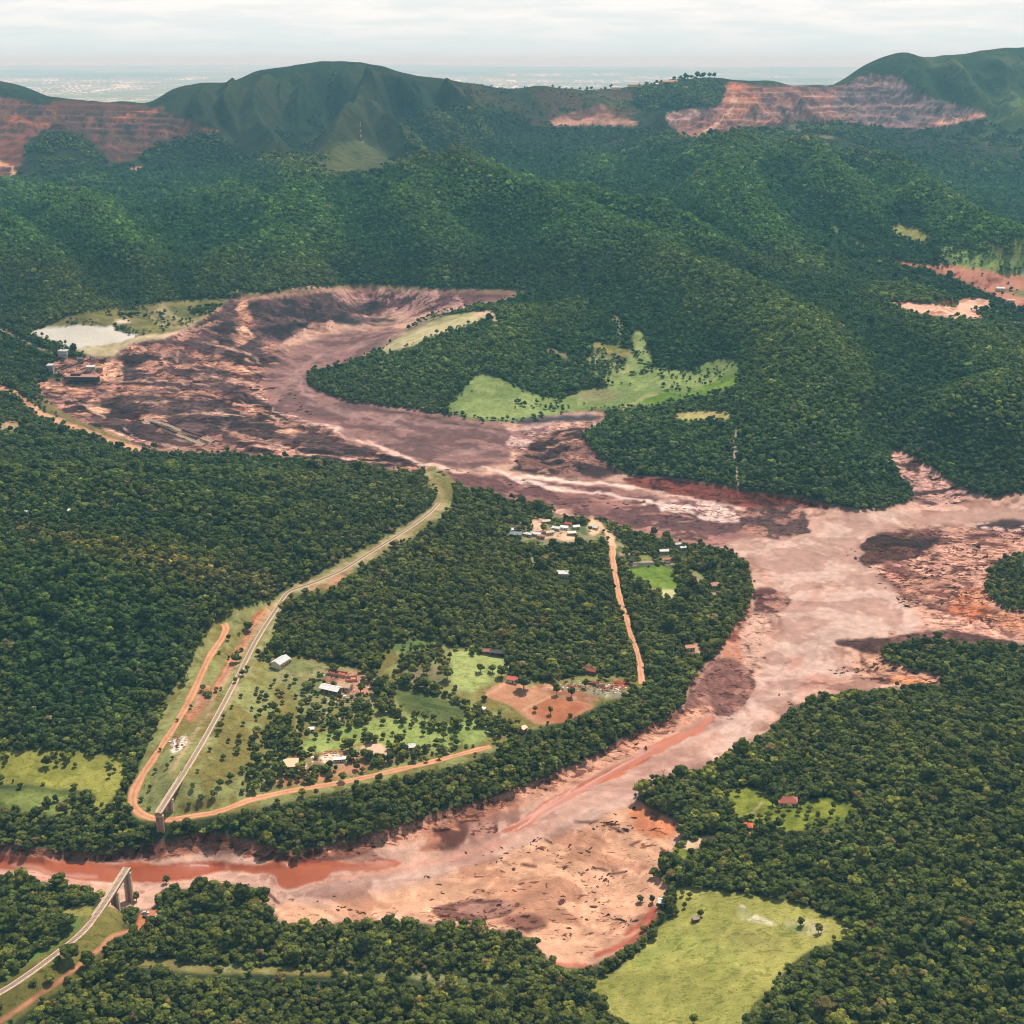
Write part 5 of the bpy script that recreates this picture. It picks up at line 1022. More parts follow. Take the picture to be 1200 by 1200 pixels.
for k_, (P, wd) in enumerate(ROADS['dirt_road']): road(P, wd, seed=k_, c=((208, 144, 104), (160, 112, 80), (222, 168, 128)) if k_ == 0 else ((206, 150, 112), (182, 120, 86), (224, 176, 140)))

# ------------------------------------------------------------------ railway track: ballast, two rails, sleepers
def track(P, name='railway_track', on_deck=False):
    P = resample(P, 4.0); V, Fq = ribbon(P, [(-3.4, -.9), (-2.0, .25), (2.0, .25), (3.4, -.9)] if not on_deck else [(-1.9, 0.0), (-1.6, .25), (1.6, .25), (1.9, 0.0)])
    t = add(mesh_from(name, V, Fq, BALLAST, False), name, 'structure')
    for s in (-.55, .55):
        V, Fq = ribbon(P, [(s - .12, .38), (s - .10, .62), (s + .10, .62), (s + .12, .38)]); add(mesh_from('rail', V, Fq, STEEL, False), 'rail', parent=t)
    mb = MB(); Q = resample(P, 1.1); dd = np.gradient(Q[:, :2], axis=0)
    for q, d in zip(Q, dd): box(mb, (q[0], q[1], q[2] + .33), (.42, 2.5, .16), math.atan2(d[1], d[0]))
    mk(mb, 'sleepers', WOOD, t, kind='stuff'); return t

# ------------------------------------------------------------------ the broken railway bridge
def bridge(P, piers, label, stained):
    """P runs from the broken end to the abutment; piers = [(distance from the end, ground depth below deck)]"""
    P = np.asarray(P, float); e = empty('railway_bridge', P[0], 0, label, 'bridge', 'broken ends of the railway bridge'); o = P[0]
    Q = P - o; V, Fq = ribbon(Q, [(-2.5, -.05), (-2.5, .75), (-2.2, .75), (-2.2, .0), (2.2, .0), (2.2, .75), (2.5, .75), (2.5, -.05)]); add(mesh_from('deck', V, Fq, CONC, False), 'deck', parent=e)
    for s in (-1.35, 1.35):
        V, Fq = ribbon(Q, [(s - .55, -.05), (s - .45, -2.2), (s + .45, -2.2), (s + .55, -.05)]); g = add(mesh_from('girder', V, Fq, CONC_D, False), 'girder', parent=e)
    mb = MB(); d = Q[1] - Q[0]; a = math.atan2(d[1], d[0]); box(mb, (0, 0, -1.0), (.5, 4.6, 2.3), a); mk(mb, 'end_beam', CONC_D, e)
    for k in range(3):      # snapped reinforcement and a hanging rail end
        mb = MB(); s = np.array([-math.sin(a), math.cos(a)]); b0 = np.array([*(s * (k - 1) * 1.3), -.2]); beam(mb, b0, b0 + np.array([-math.cos(a) * 1.6, -math.sin(a) * 1.6, -1.2 - .5 * k]), .12, .12); mk(mb, 'bent_bar', STEEL, e)
    s_ = np.r_[0, np.cumsum(np.linalg.norm(np.diff(Q[:, :2], axis=0), axis=1))]
    for dist, depth, st_ in piers:
        p = np.array([np.interp(dist, s_, Q[:, k]) for k in range(3)]); p2 = np.array([np.interp(dist + 2, s_, Q[:, k]) for k in range(3)]); a = math.atan2(p2[1] - p[1], p2[0] - p[0])
        mb = MB(); box(mb, (p[0], p[1], p[2] - 2.8), (2.0, 5.4, 1.2), a); cap = mk(mb, 'pier', CONC, e)
        for sd in (-1.75, 1.75):
            mb = MB(); c = (p[0] - math.sin(a) * sd, p[1] + math.cos(a) * sd); box(mb, (c[0], c[1], p[2] - 3.4 - depth / 2), (1.9, 1.5, depth), a, .86); cl = mk(mb, 'column', CONC if not st_ else CONC_D, cap)
        mb = MB(); box(mb, (p[0], p[1], p[2] - 3.4 - depth / 2), (.8, 2.2, depth * .98), a); mk(mb, 'web_wall', CONC_D, cap)
    return e
def deck_part(L_, d1): 
    s_ = np.r_[0, np.cumsum(np.linalg.norm(np.diff(L_[:, :2], axis=0), axis=1))]; n_ = int(np.searchsorted(s_, d1)); return L_[:max(n_, 3)]
def dist_at(L_, py):
    a, b = proj(L_[:, 0], L_[:, 1], L_[:, 2]); k = int(np.argmin(np.abs(b - py))); return float(np.r_[0, np.cumsum(np.linalg.norm(np.diff(L_[:, :2], axis=0), axis=1))][k]), k
df, kf = dist_at(RAIL_FAR, 908); dn, kn = dist_at(RAIL_NEAR, 1066)
pf2, _ = dist_at(RAIL_FAR, 934); pn2, _ = dist_at(RAIL_NEAR, 1040)
def depth_at(L_, d_):
    s_ = np.r_[0, np.cumsum(np.linalg.norm(np.diff(L_[:, :2], axis=0), axis=1))]; p = [np.interp(d_, s_, L_[:, k]) for k in range(3)]; return max(2.0, p[2] - float(hz(p[0], p[1])) - 3.0)
bridge(RAIL_FAR[:kf + 2], [(1.3, depth_at(RAIL_FAR, 1.3), True), (pf2, depth_at(RAIL_FAR, pf2), False)], 'broken far end of the railway bridge standing above the wooded bank', True)
bridge(RAIL_NEAR[:kn + 2], [(1.3, depth_at(RAIL_NEAR, 1.3), False), (pn2, depth_at(RAIL_NEAR, pn2), False)], 'broken near end of the railway bridge ending over the red river', False)
track(RAIL_FAR[:kf + 3] + [0, 0, .02], on_deck=True); track(RAIL_FAR[kf + 2:-22]); track(RAIL_NEAR[:kn + 3] + [0, 0, .02], on_deck=True); track(RAIL_NEAR[kn + 2:])

# ------------------------------------------------------------------ houses
def ridge_pt(px, back=30):
    u0 = (px - 600) / F / CP; yc = np.interp(u0, cru, CREST[:, 1]) - back; zc = float(hz(u0 * yc, yc)); u1 = (px - 600) / F * (yc * CP - (zc - H) * SP); return np.array([u1, yc, float(hz(u1, yc))])
GLASS = col('window_glass', (52, 58, 62), rough=.2, spec=.6); DOORM = col('door_wood', (96, 66, 50))
def house(px, py, ln, wd, ht, yaw, roof, wall, label, kind='gable', group=None, name='house', pitch=.22, dz=0):
    p = hit(px, py) if py > 110 else ridge_pt(px, 50); e = empty(name, (p[0], p[1], p[2] + dz), R(yaw), label, 'house' if name == 'house' else name.replace('_', ' '), group)
    rm = col('roof_%d_%d_%d' % roof, roof, scale=1.2, var=.22); wm = col('wall_%d_%d_%d' % wall, wall, scale=.8, var=.18)
    hl, hw = ln / 2, wd / 2; rise = wd * pitch if kind in ('gable', 'hip', 'open') else wd * .08
    V = []; Fq = []
    if kind == 'open':
        for sx in np.linspace(-hl + .3, hl - .3, max(3, int(ln / 4) + 1)):
            for sy in (-hw + .3, hw - .3):
                mb = MB(); box(mb, (sx, sy, ht / 2 - .5), (.3, .3, ht + 1)); mk(mb, 'post', wm, e)
        mb = MB(); box(mb, (0, hw - .5, ht / 2 - .5), (ln - 1, .2, ht + .9)); mk(mb, 'wall', wm, e)
    elif kind == 'ruin':
        for (c, s) in (((0, -hw, 0), (ln, .3)), ((0, hw, 0), (ln, .3)), ((-hl, 0, 0), (.3, wd)), ((hl, 0, 0), (.3, wd)), ((0, 0, 0), (.3, wd))):
            mb = MB(); h_ = ht * random.uniform(.35, 1); box(mb, (c[0], c[1], h_ / 2 - .5), (s[0], s[1], h_ + 1)); mk(mb, 'wall', wm, e)
        mb = MB(); box(mb, (hl * .3, 0, ht * .45), (ln * .5, wd * .7, .15), .2); o = mk(mb, 'fallen_roof', rm, e); o.rotation_euler = (.25, .18, 0)
        return e
    else:
        mb = MB(); V, Fq = mb
        box(mb, (0, 0, ht / 2 - 1), (ln, wd, ht + 2)); w_ = mk(mb, 'wall', wm, e)
        if kind == 'gable':
            for s in (-1, 1): 
                me = mesh_from('gable', [(s * (hl - .02), -hw, ht), (s * (hl - .02), hw, ht), (s * (hl - .02), 0, ht + rise), (s * (hl - .3), -hw, ht), (s * (hl - .3), hw, ht), (s * (hl - .3), 0, ht + rise)], [[0, 1, 2], [5, 4, 3]], wm); add(me, 'gable', parent=e)
    o_ = .55
    if kind in ('gable', 'open'):
        for s in (-1, 1):
            v = [(-hl - o_, 0, ht + rise + .18), (hl + o_, 0, ht + rise + .18), (hl + o_, s * (hw + o_), ht - rise * o_ / hw + .12), (-hl - o_, s * (hw + o_), ht - rise * o_ / hw + .12)]
            v += [(a, b, c - .16) for a, b, c in v]; add(mesh_from('roof', v, [[0, 1, 2, 3], [7, 6, 5, 4], [0, 4, 5, 1], [1, 5, 6, 2], [2, 6, 7, 3], [3, 7, 4, 0]], rm, False), 'roof', parent=e)
        mb = MB(); box(mb, (0, 0, ht + rise + .2), (ln + 1.1, .35, .14)); mk(mb, 'ridge_cap', rm, e)
    elif kind == 'hip':
        a_ = hl + o_; b_ = hw + o_; r_ = max(.3, hl - hw); z0, z1 = ht + .02, ht + rise * 1.6
        v = [(-a_, -b_, z0), (a_, -b_, z0), (a_, b_, z0), (-a_, b_, z0), (-r_, 0, z1), (r_, 0, z1)]
        me = bpy.data.meshes.new('roof'); me.from_pydata(v, [], [[0, 1, 5, 4], [1, 2, 5], [2, 3, 4, 5], [3, 0, 4], [3, 2, 1, 0]]); me.materials.append(rm); add(me, 'roof', parent=e)
        mb = MB(); box(mb, (0, 0, z1 + .05), (2 * r_ + .4, .3, .16)); mk(mb, 'ridge_cap', rm, e)
    else:
        v = [(-hl - .3, -hw - .4, ht), (hl + .3, -hw - .4, ht), (hl + .3, hw + .4, ht + rise), (-hl - .3, hw + .4, ht + rise)]; v = v + [(a, b, c + .18) for a, b, c in v]
        add(mesh_from('roof', v, [[3, 2, 1, 0], [4, 5, 6, 7], [0, 1, 5, 4], [1, 2, 6, 5], [2, 3, 7, 6], [3, 0, 4, 7]], rm, False), 'roof', parent=e)
    if kind != 'open':
        mb = MB(); box(mb, (ln * .08, -hw - .03, 1.05), (1.0, .1, 2.1)); mk(mb, 'door', DOORM, e)
        for x in ([-.32, .34] if ln < 9 else [-.36, -.14, .26, .42]):
            mb = MB(); box(mb, (ln * x, -hw - .03, 1.6), (1.2, .1, 1.1)); mk(mb, 'window', GLASS, e)
        mb = MB(); box(mb, (hl + .03, 0, 1.6), (.1, 1.2, 1.1)); mk(mb, 'window', GLASS, e)
    return e
WH, GRY, TAN, TER_, CRM, DKG, BRN = (236, 230, 220), (176, 178, 176), (206, 170, 134), (196, 92, 66), (226, 208, 180), (112, 108, 108), (140, 92, 76)
house(329, 779, 14, 9, 4.2, 62, (206, 206, 200), CRM, 'pale grey roofed farm shed beside the railway cutting', group='farm buildings')
house(334.5, 779, 12, 3.2, 2.8, 62, (206, 186, 160), TAN, 'low tan lean-to against the grey farm shed by the railway', 'shed', 'farm buildings', 'lean_to')
house(388, 811, 16.5, 8, 4, -24, WH, TAN, 'long open barn with a bright white roof in the middle of the farm', 'open', 'farm buildings', 'barn')
house(404.5, 807, 11, 7, 3.4, -24, TAN, CRM, 'tan roofed farmhouse touching the white roofed barn', group='farm buildings')
house(398, 791, 12, 5.5, 3, -15, TER_, (206, 150, 120), 'collapsed red walled farmhouse behind the white roofed barn', 'ruin', 'farm buildings')
house(412, 797, 9, 5, 3, 10, (210, 140, 110), (214, 160, 130), 'roofless salmon farm building right behind the tan roofed farmhouse', 'ruin', 'farm buildings')
house(388, 789.5, 6, 4, 2.6, 0, TER_, (220, 150, 120), 'smallest ruined outbuilding, leftmost of the wrecked farm buildings', 'ruin', 'farm buildings')
house(365, 857, 4, 3, 2.4, 10, WH, CRM, 'tiny white hut between bushes above the lower pasture', 'shed', name='hut')
house(341, 899, 10.5, 10, 3.2, 6, (220, 190, 150), TAN, 'square sand coloured house left of the terraced yard', 'shed')
house(480, 878, 8, 5, 3, 12, (232, 226, 214), CRM, 'small white roofed house at the right end of the terraced yard')
house(398, 892, 9, 3, 2.2, 8, WH, CRM, 'low white shelter on the pale concrete yard', 'shed', name='shelter')
for a in ((598, 623, 6, 5, WH, WH, 'leftmost tiny white house of the village by the mud', 'gable'), (605, 620, 8, 6, (120, 96, 92), CRM, 'dark roofed house, upper left of the village by the mud', 'gable'), (605, 628, 12, 8, (150, 150, 152), (180, 176, 168), 'grey roofed house in front of the dark roofed one in the village', 'gable'),
          (618.5, 628, 9, 5, (230, 220, 206), CRM, 'pale house next to the grey roofed house in the village', 'gable'), (628.5, 628, 9, 5, WH, CRM, 'white house right of the pale one along the village street', 'gable'), (644, 626, 8, 5, (220, 196, 170), CRM, 'tan roofed house in the middle of the village', 'gable'),
          (652, 621, 8.5, 5, WH, WH, 'white roofed house, left one of the pair in the village centre', 'gable'), (661, 620.5, 8.5, 5, (226, 222, 214), WH, 'white roofed house, right one of the pair in the village centre', 'shed'), (666, 616, 7, 4, TER_, CRM, 'red roofed house behind the pair of white roofs in the village', 'gable'),
          (675, 619.5, 7, 5, WH, CRM, 'white house at the right end of the village street', 'gable'), (696.5, 620, 8, 5, (220, 214, 204), CRM, 'slanted pale house above the sandy village square', 'gable'), (640, 613, 8, 5, CRM, TAN, 'cream house on the upper edge of the village', 'gable'),
          (670, 627, 9, 5, (226, 212, 190), TAN, 'pale low building at the lower edge of the village clearing', 'shed'), (634, 631, 8, 4, (170, 110, 90), TAN, 'brown roofed shed below the white houses of the village', 'shed')):
    house(a[0], a[1], a[2], a[3], 3.0, random.choice((-12, 8, 18, -25)), a[4], a[5], a[6], a[7], 'village houses by the mudflow')
house(659, 675, 14, 8, 4, -5, WH, CRM, 'lone long white roofed house in the woods below the village'); house(668.5, 676, 6, 5, 3, -5, (190, 150, 120), TAN, 'small tan annex beside the lone white roofed house', 'shed', name='annex')
house(778, 648, 9, 5, 3, 5, WH, CRM, 'white house behind the football pitch'); house(785, 657.5, 10, 4, 2.8, 2, (196, 130, 110), CRM, 'brown roofed changing house at the corner of the football pitch', 'gable')
house(794, 640, 6, 4, 3, 20, (210, 200, 190), CRM, 'small pale house, left of the two in the wood right of the pitch'); house(800, 644, 6, 4, 3, 20, WH, WH, 'small white house, right of the two in the wood right of the pitch')
house(583, 767.5, 12, 6, 3.4, -9, (92, 86, 86), BRN, 'long dark roofed barn on the upper edge of the green field', 'open', name='barn'); house(570.5, 765.5, 7, 5, 3, -9, (170, 116, 92), BRN, 'brown shed left of the dark roofed barn', 'gable', name='shed')
house(601, 798.5, 8.5, 6, 3, -20, (208, 110, 92), CRM, 'house with a salmon red roof at the corner of the ploughed field'); house(599, 784, 5, 4, 2.6, 0, (216, 206, 180), CRM, 'small cream hut under the trees above the salmon roof', 'shed', name='hut')
house(691, 788, 11, 6, 3, -22, (150, 84, 70), BRN, 'dark red roofed house on the wood edge above the rubble'); house(693, 801, 8, 5, 2.8, -15, (150, 70, 60), BRN, 'small dark red roof among the rubble', 'ruin'); house(703, 803, 7, 5, 2.8, 10, (206, 110, 84), TAN, 'broken orange walled building beside the bare red plot', 'ruin')
house(613, 857, 5, 4, 3.2, 55, (236, 206, 170), (214, 130, 92), 'cream roofed hut in the trees near the river bank', 'gable', name='hut'); house(565, 833, 5, 3, 2.4, -20, WH, CRM, 'tiny white shed at the hedge end', 'shed', name='shed')
house(923, 942, 13, 8, 3.2, -4, (176, 104, 86), (222, 180, 160), 'large homestead with a red hipped roof in the clearing', 'hip'); house(876, 971, 6, 5, 2.8, -12, (214, 108, 80), (214, 176, 150), 'little red roofed cottage below the large homestead', 'hip')
house(777, 1060, 5.5, 4.5, 2.8, -8, WH, CRM, 'small white roofed shed between the mud flat and the pasture', 'open', name='shed'); house(815, 1079, 4, 3, 2, 15, (150, 134, 116), BRN, 'tiny grey shack beside a lone tree on the pasture', 'shed', name='shack')
house(838.5, 688, 9, 7, 3, 10, (206, 150, 124), CRM, 'salmon roofed house in the wood by the bend of the mud', 'hip'); house(836, 699, 6, 5, 3, 0, (196, 160, 130), TAN, 'tan house below the salmon roofed one in the bend wood'); house(808, 761, 8, 6, 3, 10, (206, 150, 112), CRM, 'tan roofed house on the wood edge above the river')
house(28, 603.5, 8, 5, 3.5, -10, WH, WH, 'white villa in the forest at the left edge'); house(85, 601.5, 7, 5, 3.2, -10, WH, WH, 'small white house in the forest right of the white villa')
house(73, 669, 4, 3, 3, 0, WH, WH, 'white hut on the left ridge, left of two', 'shed', name='hut'); house(113.5, 672, 3.4, 3, 4, 0, WH, WH, 'white hut on the left ridge, right of two', 'shed', name='hut')
house(1172, 340, 14, 8, 4, -8, WH, CRM, 'white building on the red earth of the right hills', 'gable', name='shed'); house(1184, 354, 12, 8, 4, -8, (226, 190, 160), CRM, 'tan building at the lower edge of the red earth works', 'gable', name='shed')
house(722, 106, 34, 18, 8, -6, (226, 206, 190), (226, 210, 190), 'white building at the left end of the ridge top', 'gable', 'buildings on the ridge'); house(745, 102, 60, 16, 8, -4, (214, 176, 152), CRM, 'long pale building in the middle of the ridge top', 'gable', 'buildings on the ridge'); house(783, 97, 75, 18, 9, -6, (214, 150, 120), CRM, 'longest building with an orange roof on the ridge top by the trees', 'gable', 'buildings on the ridge'); house(768, 98, 22, 14, 7, 0, WH, CRM, 'small white building between the two long ones on the ridge', 'gable', 'buildings on the ridge')
# boundary wall of the football pitch
w0, w1 = hit(735, 661.5), hit(786, 660.5); e = empty('boundary_wall', w0, 0, 'long white wall along the upper side of the football pitch', 'wall'); mb = MB(); beam(mb, (0, 0, .6), tuple(w1 - w0 + [0, 0, .6]), .3, 2.4); mk(mb, 'wall_panel', col('whitewash', (226, 206, 190)), e)
mb = MB(); beam(mb, (0, 0, 1.86), tuple(w1 - w0 + [0, 0, 1.86]), .45, .12); mk(mb, 'coping', CONC, e)
# goals on the pitch
for gx_, gy_, nm in ((738, 671, 'left'), (789, 672, 'right')):
    p = hit(gx_, gy_); e = empty('football_goal', p, R(90), 'white goal frame at the %s end of the football pitch' % nm, 'goal', 'goals of the football pitch')
    for s in (-2.6, 2.6): mb = MB(); box(mb, (s, 0, 1.1), (.14, .14, 2.2)); mk(mb, 'post', col('white_paint', (240, 240, 236)), e)
    mb = MB(); box(mb, (0, 0, 2.27), (5.3, .14, .14)); mk(mb, 'crossbar', K['white_paint'], e)

# ------------------------------------------------------------------ mine buildings and the loading station
DARKST = col('dark_steel', (104, 82, 76), var=.35); 
house(75, 417, 14, 10, 8, -8, (186, 180, 176), (196, 188, 182), 'two storey white office block at the edge of the mine yard', 'shed', name='office')
e = house(60, 437, 9, 9, 12, 0, (196, 190, 188), (160, 150, 148), 'grey silo building on the left edge of the mine yard', 'shed', name='silo')
p = hit(98, 448); e = empty('loading_station', p, R(-4), 'long dark ore loading station with a flat dusty pink roof', 'station')
for x in np.linspace(-21, 21, 6):
    for y in (-7, 7): mb = MB(); box(mb, (x, y, 4), (.9, .9, 10)); mk(mb, 'column', DARKST, e)
mb = MB(); box(mb, (0, 0, 9.6), (47, 16, .8)); mk(mb, 'roof', col('dusty_roof', (168, 122, 108)), e)
mb = MB(); box(mb, (0, 5, 4), (44, .4, 9)); mk(mb, 'back_wall', DARKST, e); mb = MB(); box(mb, (-10, 0, 11.5), (14, 6, 3)); mk(mb, 'hopper', DARKST, e)
p = hit(90, 434); e = empty('conveyor', p, R(20), 'dark sloping conveyor frame above the loading station', 'conveyor')
mb = MB(); beam(mb, (-22, 0, 3), (22, 0, 16), 3, 1.6); mk(mb, 'belt', DARKST, e)
for x in (-14, 0, 14, 21): mb = MB(); beam(mb, (x, -2, -1), (x, -.8, 9 + x * .3), .5, .5); beam(mb, (x, 2, -1), (x, .8, 9 + x * .3), .5, .5); mk(mb, 'trestle', DARKST, e)
for k, (a, b, s, lb) in enumerate(((107, 433, 12, 'small white hall above the pink roofed loading station'), (117, 434, 9, 'tan shed on the pale ground right of the loading station'), (95, 424, 8, 'dark workshop under the trees by the mine office'))):
    house(a, b, s, 6, 5, 5, (WH, TAN, DKG)[k], (CRM, TAN, DKG)[k], lb, 'gable', name='workshop')
# rail sidings and the stranded ore wagons
def ground_line(pts, up, step=5): 
    P = np.array([hit(a, b) for a, b in parse(pts)]); P = resample(P, step); P[:, 2] = hz(P[:, 0], P[:, 1]); k = np.ones(9) / 9; P[:, 2] = np.convolve(np.pad(P[:, 2], 4, mode='edge'), k, 'valid') + up; return P
SD = [ground_line('163 493 195 505 240 522', 1.0), ground_line('172 490 205 502 250 519', 1.0)]
for P in SD: track(P, 'siding_track')
WAG = None
def wagon(P, d_, i, lbl):
    s_ = np.r_[0, np.cumsum(np.linalg.norm(np.diff(P[:, :2], axis=0), axis=1))]; a = [np.interp(d_, s_, P[:, k]) for k in range(3)]; b = [np.interp(d_ + 2, s_, P[:, k]) for k in range(3)]
    e = empty('ore_wagon', a, math.atan2(b[1] - a[1], b[0] - a[0]), lbl, 'wagon', 'ore wagons stranded on the sidings'); rm = col('wagon_%d' % (i % 3), ((130, 84, 76), (110, 96, 92), (150, 100, 84))[i % 3])
    mb = MB(); box(mb, (0, 0, 1.9), (9, 2.8, 1.8), 0, 1.06); mk(mb, 'hopper', rm, e); mb = MB(); box(mb, (0, 0, .95), (9.6, 2.2, .3)); mk(mb, 'chassis', DARKST, e); mb = MB(); box(mb, (0, 0, 2.85), (8.4, 2.4, .3), 0, .7); mk(mb, 'ore_load', col('ore', (84, 60, 60)), e)
    for x in (-3, 3): mb = MB(); box(mb, (x, 0, .6), (2.2, 2.0, .6)); mk(mb, 'bogie', DARKST, e)
tot = np.linalg.norm(np.diff(SD[0][:, :2], axis=0), axis=1).sum()
for i in range(6): wagon(SD[0], tot * .25 + i * 10.4, i, 'dusty ore wagon, number %s from the left on the nearer siding' % ('one', 'two', 'three', 'four', 'five', 'six')[i])
for i in range(4): wagon(SD[1], tot * .62 + i * 10.4, i, 'dusty ore wagon, number %s from the left on the farther siding' % ('one', 'two', 'three', 'four')[i])

# ------------------------------------------------------------------ vehicles by the near end of the bridge
def car(px, py, yaw, rgb, label, ln=4.6, tall=1.5):
    p = hit(px, py); e = empty('parked_car', (p[0], p[1], p[2]), R(yaw), label, 'car', 'vehicles parked near the broken bridge'); pm = col('paint_%d_%d_%d' % rgb, rgb, rough=.3, var=.04, spec=.5)
    h = ln / 2; prof = [(-h, .35), (-h, .85), (-h * .85, .95), (-h * .62, tall), (h * .18, tall), (h * .46, .95), (h * .95, .82), (h, .5), (h, .35)]
    n_ = len(prof); v = [(x, s * (.86 if z < 1 else .72), z) for s in (-1, 1) for x, z in prof]; f = [list(range(n_))[::-1], [n_ + i for i in range(n_)]] + [[i, (i + 1) % n_, n_ + (i + 1) % n_, n_ + i] for i in range(n_)]
    me = bpy.data.meshes.new('body'); me.from_pydata(v, [], f); me.materials.append(pm); add(me, 'body', parent=e)
    mb = MB(); box(mb, (-h * .22, 0, 1.2), (ln * .44, 1.66, .36), 0, .93); mk(mb, 'side_window', GLASS, e); mb = MB(); beam(mb, (h * .21, 0, tall - .06), (h * .45, 0, 1.0), 1.35, .05); mk(mb, 'windscreen', GLASS, e)
    for x in (-h * .6, h * .62):
        for y in (-.82, .82):
            bm = bmesh.new(); bmesh.ops.create_cone(bm, cap_ends=True, segments=12, radius1=.34, radius2=.34, depth=.22); me = bpy.data.meshes.new('wheel'); bm.to_mesh(me); bm.free(); me.materials.append(col('tyre', (36, 34, 34)))
            o = add(me, 'wheel', parent=e, loc=(x, y, .34)); o.rotation_euler = (R(90), 0, 0)
    return e
car(178.5, 1077.5, 25, (240, 238, 234), 'white car parked nearest the wood by the broken bridge'); car(171, 1075.5, -30, (70, 72, 78), 'dark car left of the white one near the broken bridge'); car(170.5, 1070.5, 5, (196, 196, 196), 'silver car behind the dark one near the broken bridge'); car(185, 1073, 60, (206, 200, 190), 'pale car beside the trees right of the bridge vehicles')

# ------------------------------------------------------------------ radio mast on the knoll
p = hit(423, 163.5); e = empty('radio_mast', p, 0, 'thin red and white radio mast on the bare knoll before the mountain', 'mast'); hh = 42; nsec = 6
for k in range(nsec):
    mb = MB(); z0, z1 = k * hh / nsec, (k + 1) * hh / nsec; r0, r1 = 2.6 - 1.9 * z0 / hh, 2.6 - 1.9 * z1 / hh; A4 = [(math.cos(a), math.sin(a)) for a in (.8, 2.37, 3.94, 5.5)]
    for i in range(4):
        a, b = A4[i], A4[(i + 1) % 4]; beam(mb, (a[0] * r0, a[1] * r0, z0), (a[0] * r1, a[1] * r1, z1), .6, .6); beam(mb, (a[0] * r0, a[1] * r0, z0), (b[0] * r1, b[1] * r1, z1), .3, .3); beam(mb, (a[0] * r1, a[1] * r1, z1), (b[0] * r1, b[1] * r1, z1), .3, .3)
    mk(mb, 'mast_section', col('mast_white', (240, 238, 234)) if k % 2 else col('mast_red', (206, 110, 96)), e)
mb = MB(); beam(mb, (0, 0, hh), (0, 0, hh + 8), .4, .4); mk(mb, 'antenna', K['mast_white'], e)
house(425, 168, 8, 6, 3.5, 10, CRM, WH, 'small hut at the foot of the radio mast', 'shed', name='hut')

# ------------------------------------------------------------------ trees that stand alone
ONE = []
def lone(s, label, group, rpx=4.5, tall=1.0, cat='tree'):
    for q in s.split('|'):
        v = [float(x) for x in q.split()]; p = hit(v[0], v[1]) if v[1] > 120 else ridge_pt(v[0]); r = (v[2] if len(v) > 2 else rpx) * mpp(p); a = np.array([p[0]]); b = np.array([p[1]])
        tn = tree_tint(a, b, np.array([v[0]]), np.array([v[1]]), rng)[0]; place_tree(p[0], p[1], r, tn, label, group, tall=tall * random.uniform(.9, 1.2), cat=cat)
def lone1(px, py, r, label, group=None, tall=1.0): lone('%f %f %f' % (px, py, r), label, group, tall=tall)
G = 'lone trees on the big pale pasture'
for a in ((799, 1050, 3.6, 'round dark tree, uppermost on the big pale pasture'), (808, 1052, 4, 'bushy tree right of the uppermost one on the pasture'), (802, 1064, 4, 'round tree in the upper left of the pasture above the shack'), (821, 1074, 4.5, 'slender tree beside the tiny grey shack'),
          (938, 1085, 5.5, 'flat topped tree with a clear shadow below the chalky patch'), (959, 1093, 5.5, 'thin crowned tree right of the flat topped tree on the pasture'), (977, 1101, 3, 'narrow little tree near the right tip of the pasture'), (813, 1199, 6, 'dark bush at the very bottom of the pasture')): lone1(a[0], a[1], a[2], a[3], G, 1.1)
G = 'trees at the edge of the mud flat'
for a in ((750, 1057, 5, 'tree standing in the mud left of the white shed'), (764, 1058, 4.5, 'tree between the mud trees and the white shed'), (766, 1028, 7, 'dark tree at the end of the wooded point over the mud flat'), (777, 1024, 7, 'tall tree beside the end of the wooded point'), (628, 1108, 6, 'lone dark tree sticking out into the lower mud flat'), (160, 1056, 6, 'dark tree standing right beside the near bridge pier'), (103, 1050, 7, 'broad tree on the mud edge left of the near bridge span'), (93, 1054, 5, 'smaller tree left of the broad one by the near bridge'), (195, 1035, 5, 'greenest tree on the point in the red river')): lone1(a[0], a[1], a[2], a[3], G)
G = 'trees in the homestead clearing'
for a in ((865, 932, 4, 'palm like tree in the left part of the clearing'), (976, 948, 4, 'tall dark tree in the right part of the clearing'), (973, 957, 3.5, 'shorter tree under the tall one in the clearing'), (958, 959, 4, 'bushy tree in the middle right of the clearing'), (905, 944, 6, 'dark tree left of the red hipped roof'), (938, 946, 5, 'dark tree right of the red hipped roof'), (899, 966, 5, 'tree between the two red roofed houses')): lone1(a[0], a[1], a[2], a[3], G, 1.2)
lone('860 960 6|868 968 6|880 962 5|890 960 5|900 958 5|912 950 4|925 949 4|942 940 4|948 950 4|935 955 4|918 960 4|908 968 4', 'dark bushy tree around the red roofed houses of the clearing', 'trees around the homestead')
G = 'trees on the green field below the dark barn'
for a in ((563, 788, 5.5, 'round tree, leftmost of the three on the green field'), (577, 788, 5.5, 'round tree, middle of the three on the green field'), (587.5, 794, 7.5, 'widest tree, rightmost of the three on the green field'), (524, 797, 9, 'very large tree at the left side of the green field'), (500, 790, 6.5, 'round tree on the brown plot left of the green field'), (614, 808, 10, 'big dark tree beside the salmon roofed house')): lone1(a[0], a[1], a[2], a[3], G)
G = 'trees on the ploughed land'
for a in ((652.5, 814, 5, 'dark tree, left of the pair on the rubble field'), (670, 817, 5, 'dark tree, right of the pair on the rubble field'), (627, 834, 3.6, 'slim palm like tree on the seam of the ploughed fields'), (645, 837, 4.4, 'round dark tree on the darker ploughed field'), (654, 801, 5, 'pale green tree on the upper edge of the rubble'), (686, 806, 4.5, 'tree beside the broken house in the rubble')): lone1(a[0], a[1], a[2], a[3], G, 1.3)
